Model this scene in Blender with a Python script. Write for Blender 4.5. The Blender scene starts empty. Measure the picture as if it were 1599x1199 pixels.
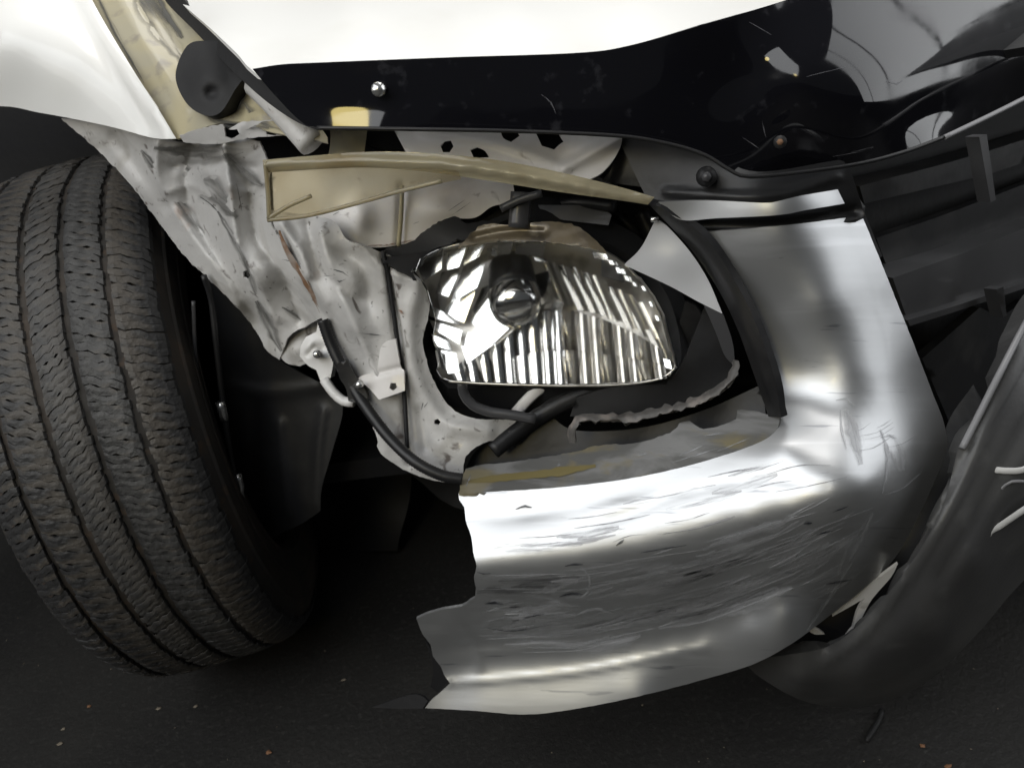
import bpy, math, random
import numpy as np
from mathutils import Vector, Matrix
from mathutils.geometry import delaunay_2d_cdt
random.seed(7); RNG = np.random.default_rng(11)
S = bpy.context.scene; COL = S.collection
# ------------------------------------------------------------------ camera
W0, H0, FPX = 1599.0, 1199.0, 1250.0
PITCH, ROLL, CH = math.radians(28.8), math.radians(10.0), 0.828
fw = Vector((0, math.cos(PITCH), -math.sin(PITCH)))
u0 = Vector((0, math.sin(PITCH), math.cos(PITCH))); r0 = Vector((1, 0, 0))
rt = r0*math.cos(ROLL) - u0*math.sin(ROLL); up = u0*math.cos(ROLL) + r0*math.sin(ROLL)
cd = bpy.data.cameras.new('camera'); cam = bpy.data.objects.new('camera', cd); COL.objects.link(cam)
cd.sensor_width = 36; cd.lens = FPX*36/W0; cd.clip_start = 0.02; cd.clip_end = 200
M = Matrix((rt, up, -fw)).transposed().to_4x4(); M.translation = Vector((0, 0, CH)); cam.matrix_world = M
S.camera = cam
# ------------------------------------------------------------------ light
wd = bpy.data.worlds.new("World"); S.world = wd; wd.use_nodes = True
bg = wd.node_tree.nodes['Background']; bg.inputs[0].default_value = (0.9, 0.95, 1.0, 1); bg.inputs[1].default_value = 0.05
def area(name, loc, target, sx, sy, power, col=(1, 1, 1)):
    l = bpy.data.lights.new(name, 'AREA'); l.shape = 'RECTANGLE'; l.size = sx; l.size_y = sy
    l.energy = power; l.color = col
    o = bpy.data.objects.new(name, l); COL.objects.link(o); o.location = loc
    o.rotation_euler = (Vector(target) - Vector(loc)).to_track_quat('-Z', 'Y').to_euler(); return o
def from_dir(az, el, d):                  # az from behind the camera, + to the right
    a, e = math.radians(az), math.radians(el)
    return Vector((0.05, .55, .42)) + Vector((math.sin(a)*math.cos(e), -math.cos(a)*math.cos(e), math.sin(e)))*d
LT = Vector((0.05, .55, .42))
area('roof_light', from_dir(-44, 50, 1.9), LT, 1.8, 1.2, 24.0, (0.96, 0.98, 1.0))
LC = from_dir(97, 23, 1.95); LD = (LT-LC).normalized(); LX = LD.cross(Vector((0, 0, 1))).normalized()
for i in range(5):                       # a tall doorway glazed in five upright strips
    p = LC + LX*((i-2)*0.30)
    area('door_light', p, p+LD, 0.285, 1.7, 3.3, (0.96, 0.98, 1.0))
area('side_fill', from_dir(-66, 26, 2.0), LT, 1.1, .6, 6.0, (1.0, .98, .95))  # added fill from the left for the inner steel, no known source
area('bonnet_fill', (.35, 1.35, 2.15), (.2, .95, .7), 1.5, 1.0, 27.0, (1.0, .98, .95))  # added fill over the car to whiten the bonnet, no known source
def bulb(loc, r, power, col):
    l = bpy.data.lights.new('ceiling_lamp', 'POINT'); l.shadow_soft_size = r; l.energy = power; l.color = col
    o = bpy.data.objects.new('ceiling_lamp', l); COL.objects.link(o); o.location = loc; return o
bulb((-.78, -1.35, 1.63), .15, 13.0, (1.0, .80, .30))
S.view_settings.view_transform = 'Standard'; S.view_settings.look = 'None'
S.view_settings.exposure = 0.0; S.view_settings.gamma = 1.0
cd.dof.use_dof = True; cd.dof.focus_distance = 0.66; cd.dof.aperture_fstop = 9.0
S.render.engine = 'CYCLES'; S.cycles.max_bounces = 8
# ------------------------------------------------------------------ geometry helpers
WM = {}
def setp(o, parent):                     # parent without moving
    o.parent = parent; o.matrix_parent_inverse = Matrix.Translation(-WM.get(parent.name, Vector((0, 0, 0))))
def npa(v): return np.array(v, float)
RT, UP, FW = npa(rt), npa(up), npa(fw)
def P(px, py, Y):                        # point on the world plane y = Y seen along a sight line
    d = FW + RT*((px-W0/2)/FPX) + UP*((H0/2-py)/FPX); t = Y/d[1]
    return np.array([0, 0, CH]) + d*t
def PG(px, py, z=0.0):                   # point on the horizontal plane z
    d = FW + RT*((px-W0/2)/FPX) + UP*((H0/2-py)/FPX); t = (z-CH)/d[2]
    return np.array([0, 0, CH]) + d*t
class Surf:                              # smooth depth surface through control points
    def __init__(s, ctrl, smooth=0.0):
        c = np.array(ctrl, float); s.x = c[:, :2]/400.0
        dy = FW[1] + RT[1]*((c[:, 0]-W0/2)/FPX) + UP[1]*((H0/2-c[:, 1])/FPX)
        q = dy/c[:, 2]; n = len(c)
        K = s.k(s.x, s.x) + np.eye(n)*smooth
        A = np.zeros((n+3, n+3)); A[:n, :n] = K; A[:n, n] = 1; A[:n, n+1:] = s.x; A[n, :n] = 1; A[n+1:, :n] = s.x.T
        s.w = np.linalg.lstsq(A, np.concatenate([q, np.zeros(3)]), rcond=None)[0]; s.n = n
    @staticmethod
    def k(a, b):
        r2 = ((a[:, None]-b[None])**2).sum(-1); return 0.5*r2*np.log(r2+1e-12)
    def pts(s, xy, off=None):            # off: metres towards the viewer (along the sight line)
        xy = np.atleast_2d(np.array(xy, float)); x = xy/400.0
        q = s.k(x, s.x)@s.w[:s.n] + s.w[s.n] + x@s.w[s.n+1:]
        t = 1/np.maximum(q, 0.15)
        if off is not None: t = t - off
        d = FW[None] + RT[None]*((xy[:, :1]-W0/2)/FPX) + UP[None]*((H0/2-xy[:, 1:2])/FPX)
        return np.array([0, 0, CH])[None] + d*t[:, None]
def kz(px, py):
    d = FW + RT*((px-W0/2)/FPX) + UP*((H0/2-py)/FPX); return d[2]/d[1]
def climb(px, py, q, sl):                # depth at a pixel so that the surface rises with slope dz/dy = sl from control q
    z2 = CH + kz(q[0], q[1])*q[2]; return (px, py, (z2 - sl*q[2] - CH)/(kz(px, py) - sl))
def cr(pts, step=10, closed=False):      # Catmull-Rom resample
    p = np.array(pts, float); n = len(p)
    if n < 3 and not closed:
        L = np.linalg.norm(p[1]-p[0]); k = max(2, int(L/step)+1); return p[0]+(p[1]-p[0])*np.linspace(0, 1, k)[:, None]
    out = []
    for i in range(n if closed else n-1):
        a = p[(i-1) % n] if (closed or i > 0) else 2*p[0]-p[1]
        b, c = p[i], p[(i+1) % n]; d = p[(i+2) % n] if (closed or i+2 < n) else 2*p[-1]-p[-2]
        k = max(1, int(np.linalg.norm(c[:2]-b[:2])/step)) if step > 0 else 6
        for t in np.arange(k)/k:
            out.append(0.5*((2*b)+(-a+c)*t+(2*a-5*b+4*c-d)*t*t+(-a+3*b-3*c+d)*t**3))
    if not closed: out.append(p[-1])
    return np.array(out)
def outline(pts, step, rag=0.0, corner=42):
    p = np.array(pts, float); n = len(p); cs = []
    for i in range(n):
        a, b = p[i]-p[i-1], p[(i+1) % n]-p[i]
        ang = math.degrees(math.acos(max(-1, min(1, a@b/(np.linalg.norm(a)*np.linalg.norm(b)+1e-9)))))
        if ang > corner: cs.append(i)
    if not cs: o = cr(p, step, True)
    else:
        o = []
        for k, i in enumerate(cs):
            j = cs[(k+1) % len(cs)]; m = (j-i) % n or n
            seg = p[[(i+q) % n for q in range(m+1)]]
            o.append(cr(seg, step)[:-1])
        o = np.concatenate(o)
    if rag: o = o + RNG.normal(0, rag, o.shape)
    return o
def inpoly(q, poly):
    x, y = q[:, 0], q[:, 1]; r = np.zeros(len(q), bool); n = len(poly)
    for i in range(n):
        x1, y1 = poly[i]; x2, y2 = poly[(i+1) % n]
        if y1 == y2: continue
        c = ((y1 > y) != (y2 > y)) & (x < (x2-x1)*(y-y1)/(y2-y1)+x1); r ^= c
    return r
def pdist(q, poly, closed=False):
    p = np.array(poly, float); n = len(p); best = np.full(len(q), 1e9)
    for i in range(n if closed else n-1):
        a, b = p[i], p[(i+1) % n]; ab = b-a; t = np.clip(((q-a)@ab)/(ab@ab+1e-12), 0, 1)
        best = np.minimum(best, np.hypot(*(q-(a+t[:, None]*ab)).T))
    return best
def ridge(poly, w, amp, step=12):
    pl = cr(poly, step)
    return lambda q: amp*np.exp(-(pdist(q, pl)/w)**2)
def crease(poly, w, amp, step=12):       # sharp fold
    pl = cr(poly, step)
    return lambda q: amp*np.exp(-pdist(q, pl)/w)
def lump(x, y, rx, ry, amp, ang=0):
    ca, sa = math.cos(math.radians(ang)), math.sin(math.radians(ang))
    return lambda q: amp*np.exp(-(((q[:, 0]-x)*ca+(q[:, 1]-y)*sa)/rx)**2-((-(q[:, 0]-x)*sa+(q[:, 1]-y)*ca)/ry)**2)
def mk(name, V, F, mat, parent=None, smooth=True, uv=None):
    me = bpy.data.meshes.new(name); me.from_pydata([tuple(v) for v in V], [], [tuple(int(i) for i in f) for f in F])
    if uv is not None:
        l = me.uv_layers.new(name='UVMap'); uv = np.asarray(uv)
        idx = np.empty(len(me.loops), int); me.loops.foreach_get('vertex_index', idx)
        l.data.foreach_set('uv', uv[idx].astype(np.float32).ravel())
    me.polygons.foreach_set('use_smooth', [smooth]*len(me.polygons)); me.update()
    me.materials.append(mat); o = bpy.data.objects.new(name, me); COL.objects.link(o)
    if parent: setp(o, parent)
    return o
def vnorm(V, T):
    n = np.cross(V[T[:, 1]]-V[T[:, 0]], V[T[:, 2]]-V[T[:, 0]]); N = np.zeros_like(V)
    for k in range(3): np.add.at(N, T[:, k], n)
    return N/(np.linalg.norm(N, axis=1, keepdims=True)+1e-12)
def thicken(V, T, th, uv):
    N = vnorm(V, T); n = len(V); B = V - N*th
    e = {}
    for t in T:
        for a, b in ((t[0], t[1]), (t[1], t[2]), (t[2], t[0])): e[(int(a), int(b))] = 1
    bd = [k for k in e if (k[1], k[0]) not in e]
    VV = [V, B]; F = [tuple(t) for t in T] + [(t[2]+n, t[1]+n, t[0]+n) for t in T]; U = [uv, uv]
    m = 2*n
    for a, b in bd:
        VV.append(np.array([V[a], V[b], B[b], B[a]])); U.append(uv[[a, b, b, a]])
        F.append((m+1, m, m+3, m+2)); m += 4
    return np.concatenate(VV), F, np.concatenate(U)
def sheet(name, out, surf, mat, parent=None, th=0.0015, step=9, holes=(), wr=(), rag=0.0, lines=(), noise=0.0, corner=42, uvs=500.0):
    o = outline(out, step, rag, corner); hs = [outline(h, step*0.7) for h in holes]
    pts = [o] + hs; x0, y0 = o.min(0); x1, y1 = o.max(0)
    gx, gy = np.meshgrid(np.arange(x0, x1, step), np.arange(y0, y1, step*0.87)); gx = gx + (np.arange(gx.shape[0]) % 2)[:, None]*step*0.5
    g = np.stack([gx.ravel(), gy.ravel()], 1); ok = inpoly(g, o) & (pdist(g, o, True) > step*0.45)
    for h in hs: ok &= ~inpoly(g, h) & (pdist(g, h, True) > step*0.35)
    ls = [cr(l, step) for l in lines]
    for l in ls: ok &= pdist(g, l) > step*0.4
    g = g[ok]; n = 0; E = []; A = []
    for q in pts: E += [(n+i, n+(i+1) % len(q)) for i in range(len(q))]; A.append(q); n += len(q)
    for l in ls:
        l = l[inpoly(l, o) & (pdist(l, o, True) > step*0.3)]
        if len(l) > 1: E += [(n+i, n+i+1) for i in range(len(l)-1)]; A.append(l); n += len(l)
    A.append(g); A = np.concatenate(A)
    r = delaunay_2d_cdt([Vector(a) for a in A], E, [], 0, 1e-4)
    V2 = np.array([tuple(v) for v in r[0]]); T = np.array([tuple(f) for f in r[2] if len(f) == 3])
    c = V2[T].mean(1); ok = inpoly(c, o)
    for h in hs: ok &= ~inpoly(c, h)
    T = T[ok]; off = np.zeros(len(V2))
    for w in wr: off = off + w(V2)
    if noise:
        for k in range(5):
            a = RNG.uniform(0, 6.28); f = RNG.uniform(.015, .06); off = off + noise*np.sin(V2[:, 0]*f*math.cos(a)+V2[:, 1]*f*math.sin(a)+RNG.uniform(0, 6.28))/2.5
    V = surf.pts(V2, off)
    nn = np.cross(V[T[:, 1]]-V[T[:, 0]], V[T[:, 2]]-V[T[:, 0]]); vc = V[T].mean(1)-np.array([0, 0, CH])
    if ((nn*vc).sum(1)).sum() > 0: T = T[:, ::-1]
    VV, F, U = thicken(V, T, th, V2/uvs)
    ob = mk(name, VV, F, mat, parent, True, U); return ob
def tube_bm(path, rad, seg=10, squash=1.0, caps=True, rings=None):
    p = np.array(path, float); n = len(p); rad = np.broadcast_to(rad, (n,))
    tg = np.gradient(p, axis=0); tg /= np.linalg.norm(tg, axis=1, keepdims=True)+1e-12
    ref = np.array([0.13, -0.9, 0.42]); V = []; F = []
    for i in range(n):
        s = np.cross(tg[i], ref); s /= np.linalg.norm(s); u = np.cross(s, tg[i])
        for k in range(seg):
            a = 2*math.pi*k/seg; V.append(p[i]+rad[i]*(math.cos(a)*s+squash*math.sin(a)*u))
    for i in range(n-1):
        for k in range(seg): F.append((i*seg+k, i*seg+(k+1) % seg, (i+1)*seg+(k+1) % seg, (i+1)*seg+k))
    if caps: F.append(tuple(range(seg))[::-1]); F.append(tuple((n-1)*seg+k for k in range(seg)))
    return np.array(V), F
def tube(name, pix, rad, mat, parent=None, seg=10, step=8, squash=1.0, corr=0, wob=0.0):
    """pix: list of (px,py,Y)"""
    c = cr(pix, step); pts = np.array([P(*q) for q in c]); r = rad
    if wob: pts = pts + RNG.normal(0, wob, pts.shape)
    if corr: r = rad*(1+0.13*((np.arange(len(pts)) % corr) < corr/2))
    V, F = tube_bm(pts, r, seg, squash); return mk(name, V, F, mat, parent)
def ribbons(name, strokes, surf, mat, parent, off=0.0008, th=0.0004, wr=None):
    """tapered slivers lying on a surface; stroke = (points, width px)"""
    V = []; F = []; UVS = []
    for pts, w in strokes:
        c = cr(pts, 9); n = len(c)
        if n < 3: c = cr([pts[0], (np.array(pts[0])+np.array(pts[-1]))/2, pts[-1]], 5); n = len(c)
        tg = np.gradient(c, axis=0); tg /= np.linalg.norm(tg, axis=1, keepdims=True)+1e-9; nr = np.stack([-tg[:, 1], tg[:, 0]], 1)
        t = np.linspace(0, 1, n); ww = w*0.5*np.sin(np.pi*(0.04+0.92*t))**0.6*(0.75+0.5*RNG.random(n))
        L, R_ = c+nr*ww[:, None], c-nr*ww[:, None]
        o = 0 if wr is None else 1
        def q(z, e):
            of = np.full(len(z), e)
            if wr:
                for w_ in wr: of = of + w_(z)
            return surf.pts(z, of)
        a, b, m = q(L, off), q(R_, off), q(c, off+th); k0 = len(V)
        V += list(a)+list(m)+list(b); dd = np.concatenate([[0], np.cumsum(np.hypot(*np.diff(c, axis=0).T))])/100+len(UVS)*.37; UVS += [(u_, 0.) for u_ in dd]+[(u_, .5) for u_ in dd]+[(u_, 1.) for u_ in dd]
        for i in range(n-1):
            F += [(k0+i, k0+i+1, k0+n+i+1, k0+n+i), (k0+n+i, k0+n+i+1, k0+2*n+i+1, k0+2*n+i)]
    o = mk(name, V, F, mat, parent, True, np.array(UVS))
    if len(strokes) > 1: o['kind'] = 'stuff'
    return o
def lathe(name, prof, C, ax, mat, parent=None, seg=128, a0=0, a1=2*math.pi, disp=None):
    """prof: (axial, radius) list; revolve about axis ax through C"""
    ax = npa(ax); ax /= np.linalg.norm(ax); e1 = np.cross(ax, [0, 0, 1.]); e1 /= np.linalg.norm(e1); e2 = np.cross(ax, e1)
    full = abs(a1-a0-2*math.pi) < 1e-6; n = seg if full else seg+1; V = []; F = []
    for i in range(n):
        a = a0+(a1-a0)*i/seg
        for (x, r) in prof: V.append(npa(C)+ax*x+r*(math.cos(a)*e1+math.sin(a)*e2))
    m = len(prof)
    for i in range(seg):
        j = (i+1) % n
        for k in range(m-1): F.append((i*m+k, i*m+k+1, j*m+k+1, j*m+k))
    uv = [((i*4.0/seg), k/m) for i in range(n) for k in range(m)]
    return mk(name, V, F, mat, parent, True, uv)
def empty(name, loc, label=None, cat=None, group=None, parent=None):
    o = bpy.data.objects.new(name, None); COL.objects.link(o); o.location = loc; o.empty_display_size = .05
    if label: o['label'] = label
    if cat: o['category'] = cat
    if group: o['group'] = group
    WM[o.name] = Vector(loc)
    if parent: setp(o, parent)
    return o
# ------------------------------------------------------------------ materials
def material(name, base=(.5, .5, .5), rough=.5, metal=0.0, coat=0.0, spec=0.5, trans=0.0, ior=1.45, coord='Object',
             layers=(), bump=(), rlayers=(), alpha=1.0, feather=None):
    """layers: (scale(3), detail, lo, hi, colour, strength[, distortion]) noise patches mixed over the base colour.
    bump: (scale(3), strength, distance, kind)   rlayers: (scale, lo, hi, roughness)"""
    m = bpy.data.materials.new(name); m.use_nodes = True; nt = m.node_tree; N = nt.nodes; L = nt.links
    b = N['Principled BSDF']; b.inputs['Roughness'].default_value = rough; b.inputs['Metallic'].default_value = metal
    b.inputs['Base Color'].default_value = (*base, 1); b.inputs['Coat Weight'].default_value = coat; b.inputs['Coat Roughness'].default_value = .04
    b.inputs['Specular IOR Level'].default_value = spec; b.inputs['Transmission Weight'].default_value = trans; b.inputs['IOR'].default_value = ior
    b.inputs['Alpha'].default_value = alpha
    tc = N.new('ShaderNodeTexCoord')
    def nz(scale, detail=4, dist=0.0, rot=0.0):
        mp = N.new('ShaderNodeMapping'); mp.inputs['Scale'].default_value = scale; mp.inputs['Rotation'].default_value = (0, 0, rot)
        mp.inputs['Location'].default_value = tuple(RNG.uniform(-9, 9, 3))
        L.new(tc.outputs[coord], mp.inputs[0]); t = N.new('ShaderNodeTexNoise'); t.inputs['Scale'].default_value = 1; t.inputs['Detail'].default_value = detail
        t.inputs['Distortion'].default_value = dist; L.new(mp.outputs[0], t.inputs['Vector']); return t.outputs['Fac']
    def ramp(src, lo, hi):
        r = N.new('ShaderNodeMapRange'); r.inputs['From Min'].default_value = lo; r.inputs['From Max'].default_value = hi
        L.new(src, r.inputs['Value']); return r.outputs[0]
    cur = None
    for ly in layers:
        sc, det, lo, hi, colr, st = ly[:6]; dist = ly[6] if len(ly) > 6 else 0; rot = ly[7] if len(ly) > 7 else 0
        f = ramp(nz(sc, det, dist, rot), lo, hi); mu = N.new('ShaderNodeMath'); mu.operation = 'MULTIPLY'; mu.inputs[1].default_value = st; L.new(f, mu.inputs[0])
        mx = N.new('ShaderNodeMix'); mx.data_type = 'RGBA'; L.new(mu.outputs[0], mx.inputs[0])
        if cur is None: mx.inputs[6].default_value = (*base, 1)
        else: L.new(cur, mx.inputs[6])
        mx.inputs[7].default_value = (*colr, 1); cur = mx.outputs[2]
    if cur is not None: L.new(cur, b.inputs['Base Color'])
    cur = None
    for ly in rlayers:
        sc, lo, hi, rv = ly[:4]; rot = ly[4] if len(ly) > 4 else 0
        f = ramp(nz(sc, 5, 0, rot), lo, hi); mx = N.new('ShaderNodeMix'); mx.data_type = 'FLOAT'; L.new(f, mx.inputs[0])
        if cur is None: mx.inputs[2].default_value = rough
        else: L.new(cur, mx.inputs[2])
        mx.inputs[3].default_value = rv; cur = mx.outputs[0]
    if cur is not None: L.new(cur, b.inputs['Roughness'])
    cur = None
    for bb in bump:
        sc, st, di = bb[:3]; rot = bb[3] if len(bb) > 3 else 0
        bn = N.new('ShaderNodeBump'); bn.inputs['Strength'].default_value = st; bn.inputs['Distance'].default_value = di
        L.new(nz(sc, 5, 0, rot), bn.inputs['Height'])
        if cur is not None: L.new(cur, bn.inputs['Normal'])
        cur = bn.outputs[0]
    if cur is not None: L.new(cur, b.inputs['Normal'])
    if feather:                          # streaky marks: alpha from noise, fading to the edge of the stroke
        f = ramp(nz(*feather[:2]), feather[2], feather[3]); sp = N.new('ShaderNodeSeparateXYZ'); L.new(tc.outputs['UV'], sp.inputs[0])
        a = N.new('ShaderNodeMath'); a.operation = 'PINGPONG'; a.inputs[1].default_value = .5; L.new(sp.outputs[1], a.inputs[0])
        r_ = ramp(a.outputs[0], 0, .34); mu = N.new('ShaderNodeMath'); mu.operation = 'MULTIPLY'; L.new(f, mu.inputs[0]); L.new(r_, mu.inputs[1]); L.new(mu.outputs[0], b.inputs['Alpha'])
    return m
s3 = lambda k: (k, k, k)
WHITE = material('white_paint', (.78, .78, .76), .38, 0, .35, layers=[(s3(9), 4, .5, .8, (.62, .60, .54), .35)], bump=[(s3(3), .08, .01)])
CREAM = material('dirty_cream_paint', (.38, .35, .26), .45, 0, .2, layers=[(s3(14), 5, .42, .62, (.42, .37, .23), .8, .6), (s3(45), 4, .58, .7, (.24, .22, .19), .7)], bump=[(s3(60), .2, .002)])
DEFL = material('gloss_black_acrylic', (.006, .006, .008), .045, 0, .0, spec=.6, layers=[((60, 60, 60), 4, .62, .75, (.03, .03, .035), .8)],
                rlayers=[((12, 12, 30), .5, .75, .16)], bump=[(s3(5), .04, .006)])
SILVER = material('silver_metallic_paint', (.54, .55, .56), .42, .85, .18, coord='UV',
                  layers=[((1.6, 14, 1), 5, .58, .74, (.70, .71, .73), .6, 1.2, .22), ((5, 50, 1), 4, .66, .72, (.22, .23, .26), .6, .6, .2)],
                  rlayers=[((1.5, 9, 1), .5, .68, .46, .22)], bump=[((4, 34, 1), .12, .0010, .22), ((1.6, 4, 1), .10, .004)])
SILVER2 = material('clean_silver_paint', (.54, .55, .56), .36, .85, .18, coord='UV', rlayers=[((5, 8, 1), .5, .7, .36)], bump=[(s3(400), .05, .0004)])
PRIMER = material('bare_primed_plastic', (.16, .16, .155), .45, .2, .1, coord='UV',
                  layers=[((3, 10, 1), 5, .50, .60, (.30, .30, .30), .8, 1.2), ((4, 9, 1), 4, .56, .64, (.30, .25, .12), .6, .6)], bump=[((20, 60, 1), .3, .001)])
STEEL = material('dirty_white_steel', (.64, .63, .61), .40, 0, .15,
                 layers=[(s3(5), 5, .42, .66, (.36, .355, .35), .8, .8), (s3(15), 6, .52, .74, (.24, .22, .18), .5, 1.2), (s3(11), 5, .58, .70, (.15, .145, .14), .45, 1.0),
                         (s3(60), 5, .62, .72, (.08, .06, .05), .85, .8), (s3(150), 4, .66, .72, (.10, .09, .08), .8), (s3(22), 5, .68, .76, (.30, .16, .09), .4)],
                 bump=[(s3(25), .5, .005), (s3(120), .35, .0015)])
STEELC = material('clean_white_steel', (.82, .80, .78), .40, 0, .15,
                  layers=[(s3(9), 5, .48, .72, (.48, .44, .40), .7, .8), (s3(55), 5, .66, .76, (.14, .11, .09), .7, .8)], bump=[(s3(20), .2, .003)])
RUBBER = material('worn_tyre_rubber', (.026, .026, .027), .58, 0, 0, spec=.5,
                  layers=[(s3(11), 6, .45, .62, (.066, .065, .063), .85, 1.4), (s3(30), 5, .52, .66, (.095, .080, .062), .5, .9), (s3(26), 5, .52, .62, (.020, .020, .020), .75, .8), (s3(17), 4, .68, .74, (.14, .075, .04), .5)],
                  bump=[(s3(24), .7, .008), (s3(70), .5, .003), (s3(240), .6, .0015)])
SIDEW = material('dusty_sidewall_rubber', (.028, .025, .022), .75, 0, 0, layers=[(s3(12), 5, .45, .7, (.062, .046, .034), .8, .6), (s3(60), 4, .6, .7, (.08, .05, .03), .5)], bump=[(s3(60), .4, .002)])
BLACKP = material('black_plastic', (.013, .013, .014), .42, 0, 0, layers=[(s3(18), 5, .5, .75, (.045, .044, .042), .7)], bump=[(s3(60), .25, .002)])
BLACKM = material('matt_black_plastic', (.010, .010, .011), .65, 0, 0, layers=[(s3(10), 5, .5, .75, (.024, .024, .024), .7)], bump=[(s3(80), .3, .002)])
LINER = material('liner_plastic', (.030, .030, .031), .45, layers=[(s3(18), 5, .5, .75, (.05, .05, .05), .7)], bump=[(s3(60), .25, .002)])
GUARD = material('dark_textured_plastic', (.050, .050, .051), .40, 0, 0, spec=.5, layers=[(s3(7), 5, .42, .72, (.085, .085, .083), .8, .8), (s3(30), 5, .58, .72, (.11, .11, .11), .4)], bump=[(s3(300), .3, .0006), (s3(14), .15, .004)])
GREYP = material('grey_plastic', (.055, .055, .058), .38, 0, .1, layers=[(s3(12), 4, .5, .7, (.11, .11, .115), .6)], bump=[(s3(40), .15, .001)])
GREYS = material('satin_grey_plastic', (.065, .065, .068), .40, .1, .2, layers=[(s3(9), 4, .45, .7, (.12, .12, .125), .7)])
CHROME = material('chrome_reflector', (.92, .92, .91), .15, 1.0, 0, rlayers=[(s3(40), .5, .7, .2)], layers=[(s3(38), 4, .60, .72, (.45, .43, .40), .5)], bump=[(s3(45), .06, .003)])
CHROMED = material('dulled_chrome', (.66, .64, .60), .34, 1.0, 0, rlayers=[(s3(40), .5, .7, .35)], layers=[(s3(50), 4, .54, .68, (.26, .23, .19), .6)], bump=[(s3(60), .12, .003)])
SMOKE = material('smoked_chrome', (.26, .25, .23), .12, 1.0, 0, rlayers=[(s3(40), .5, .7, .25)], bump=[(s3(60), .15, .001)])
HAZEC = material('hazy_clear_cover', (.98, .98, .97), .20, 0, 0, trans=1.0, ior=1.12, bump=[(s3(30), .05, .002)])
AMBER = material('yellowed_clear_plastic', (.76, .70, .54), .16, 0, .3, trans=.93, ior=1.08, layers=[(s3(14), 4, .45, .7, (.55, .46, .28), .6)], bump=[(s3(22), .25, .003)])
AMBER2 = material('yellowed_plastic_edge', (.50, .45, .31), .22, 0, .5, trans=.60, ior=1.2, layers=[(s3(22), 4, .5, .7, (.40, .31, .16), .7)], bump=[(s3(40), .25, .002)])
CLEAR = material('frosted_clear_plastic', (.80, .81, .83), .35, .25, .3, trans=.1, layers=[(s3(10), 4, .5, .75, (.55, .56, .58), .5)], bump=[(s3(22), .15, .002)])
BROWNP = material('brown_smoked_plastic', (.16, .13, .085), .3, .3, .3, layers=[(s3(25), 5, .48, .64, (.06, .05, .04), .8), (s3(60), 4, .6, .7, (.30, .26, .19), .6)], bump=[(s3(70), .4, .002)])
WSCR = material('white_scuff', (.50, .51, .53), .5, .3, 0, layers=[(s3(90), 4, .5, .65, (.32, .33, .35), .7)], feather=((5, 4, 1), 4, .34, .62), coord='UV')
WSOL = material('white_scuffed_plastic', (.5, .5, .49), .5)
GSCR = material('grey_scuff', (.22, .22, .24), .5, .3, 0, feather=((6, 4, 1), 4, .36, .60), coord='UV')
GSOL = material('grey_highlight_scuff', (.22, .22, .23), .4)  # pale grey for painted edge highlights and a scuff
DSCR = material('dark_gouge', (.016, .018, .026), .5, feather=((7, 4, 1), 4, .32, .60), coord='UV')
SMEAR = material('paint_smear', (.46, .465, .485), .55, .2, 0, feather=((1.4, 3, 1), 5, .42, .78), coord='UV')
DSMEAR = material('dark_smear', (.12, .12, .125), .5, .3, 0, feather=((1.6, 4, 1), 5, .42, .78), coord='UV')
DIRT = material('grey_dirt', (.10, .098, .09), .7, feather=((1.4, 2.5, 1), 5, .36, .66), coord='UV')
STAIN = material('rust_mark', (.28, .13, .06), .7, feather=((12, 4, 1), 4, .35, .6), coord='UV')
RUST = material('rusty_edge', (.20, .11, .06), .7, 0, 0, layers=[(s3(60), 5, .45, .6, (.34, .31, .28), .7)], bump=[(s3(120), .5, .002)])
BRIGHT = material('zinc_plated_steel', (.75, .75, .74), .22, .9, 0, bump=[(s3(80), .3, .001)])
CLIPW = material('white_nylon', (.72, .71, .69), .35, 0, .2, layers=[(s3(60), 4, .6, .7, (.3, .28, .25), .5)])
ASPH = material('asphalt', (.0125, .012, .0115), .62, 0, 0, layers=[(s3(5), 5, .4, .7, (.024, .023, .021), .8), (s3(140), 3, .55, .70, (.034, .033, .031), .6), (s3(330), 3, .68, .76, (.07, .066, .06), .5)],
                bump=[(s3(160), .35, .003), (s3(420), .35, .0015)])
STONE = material('pale_grit', (.20, .17, .13), .7); ORNG = material('rust_orange_flake', (.22, .11, .055), .7)
# ------------------------------------------------------------------ ground
g = 30.0
nx = 60; xs = np.sign(np.linspace(-1, 1, nx+1))*np.abs(np.linspace(-1, 1, nx+1))**3*g
GV = [(x, y, 0.0012*math.sin(x*9+y*5)*math.cos(y*11-x*3) if abs(x) < 3 and abs(y) < 3 else 0) for y in xs for x in xs]
GF = [(j*(nx+1)+i, j*(nx+1)+i+1, (j+1)*(nx+1)+i+1, (j+1)*(nx+1)+i) for j in range(nx) for i in range(nx)]
gr = mk('ground', GV, GF, ASPH); gr['kind'] = 'structure'; gr['label'] = 'dark worn asphalt floor under the car'
# ------------------------------------------------------------------ car root
car = empty('car', (0.3, 1.3, 0), 'white car with crushed front corner, torn silver bumper and broken headlight', 'car')

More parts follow.
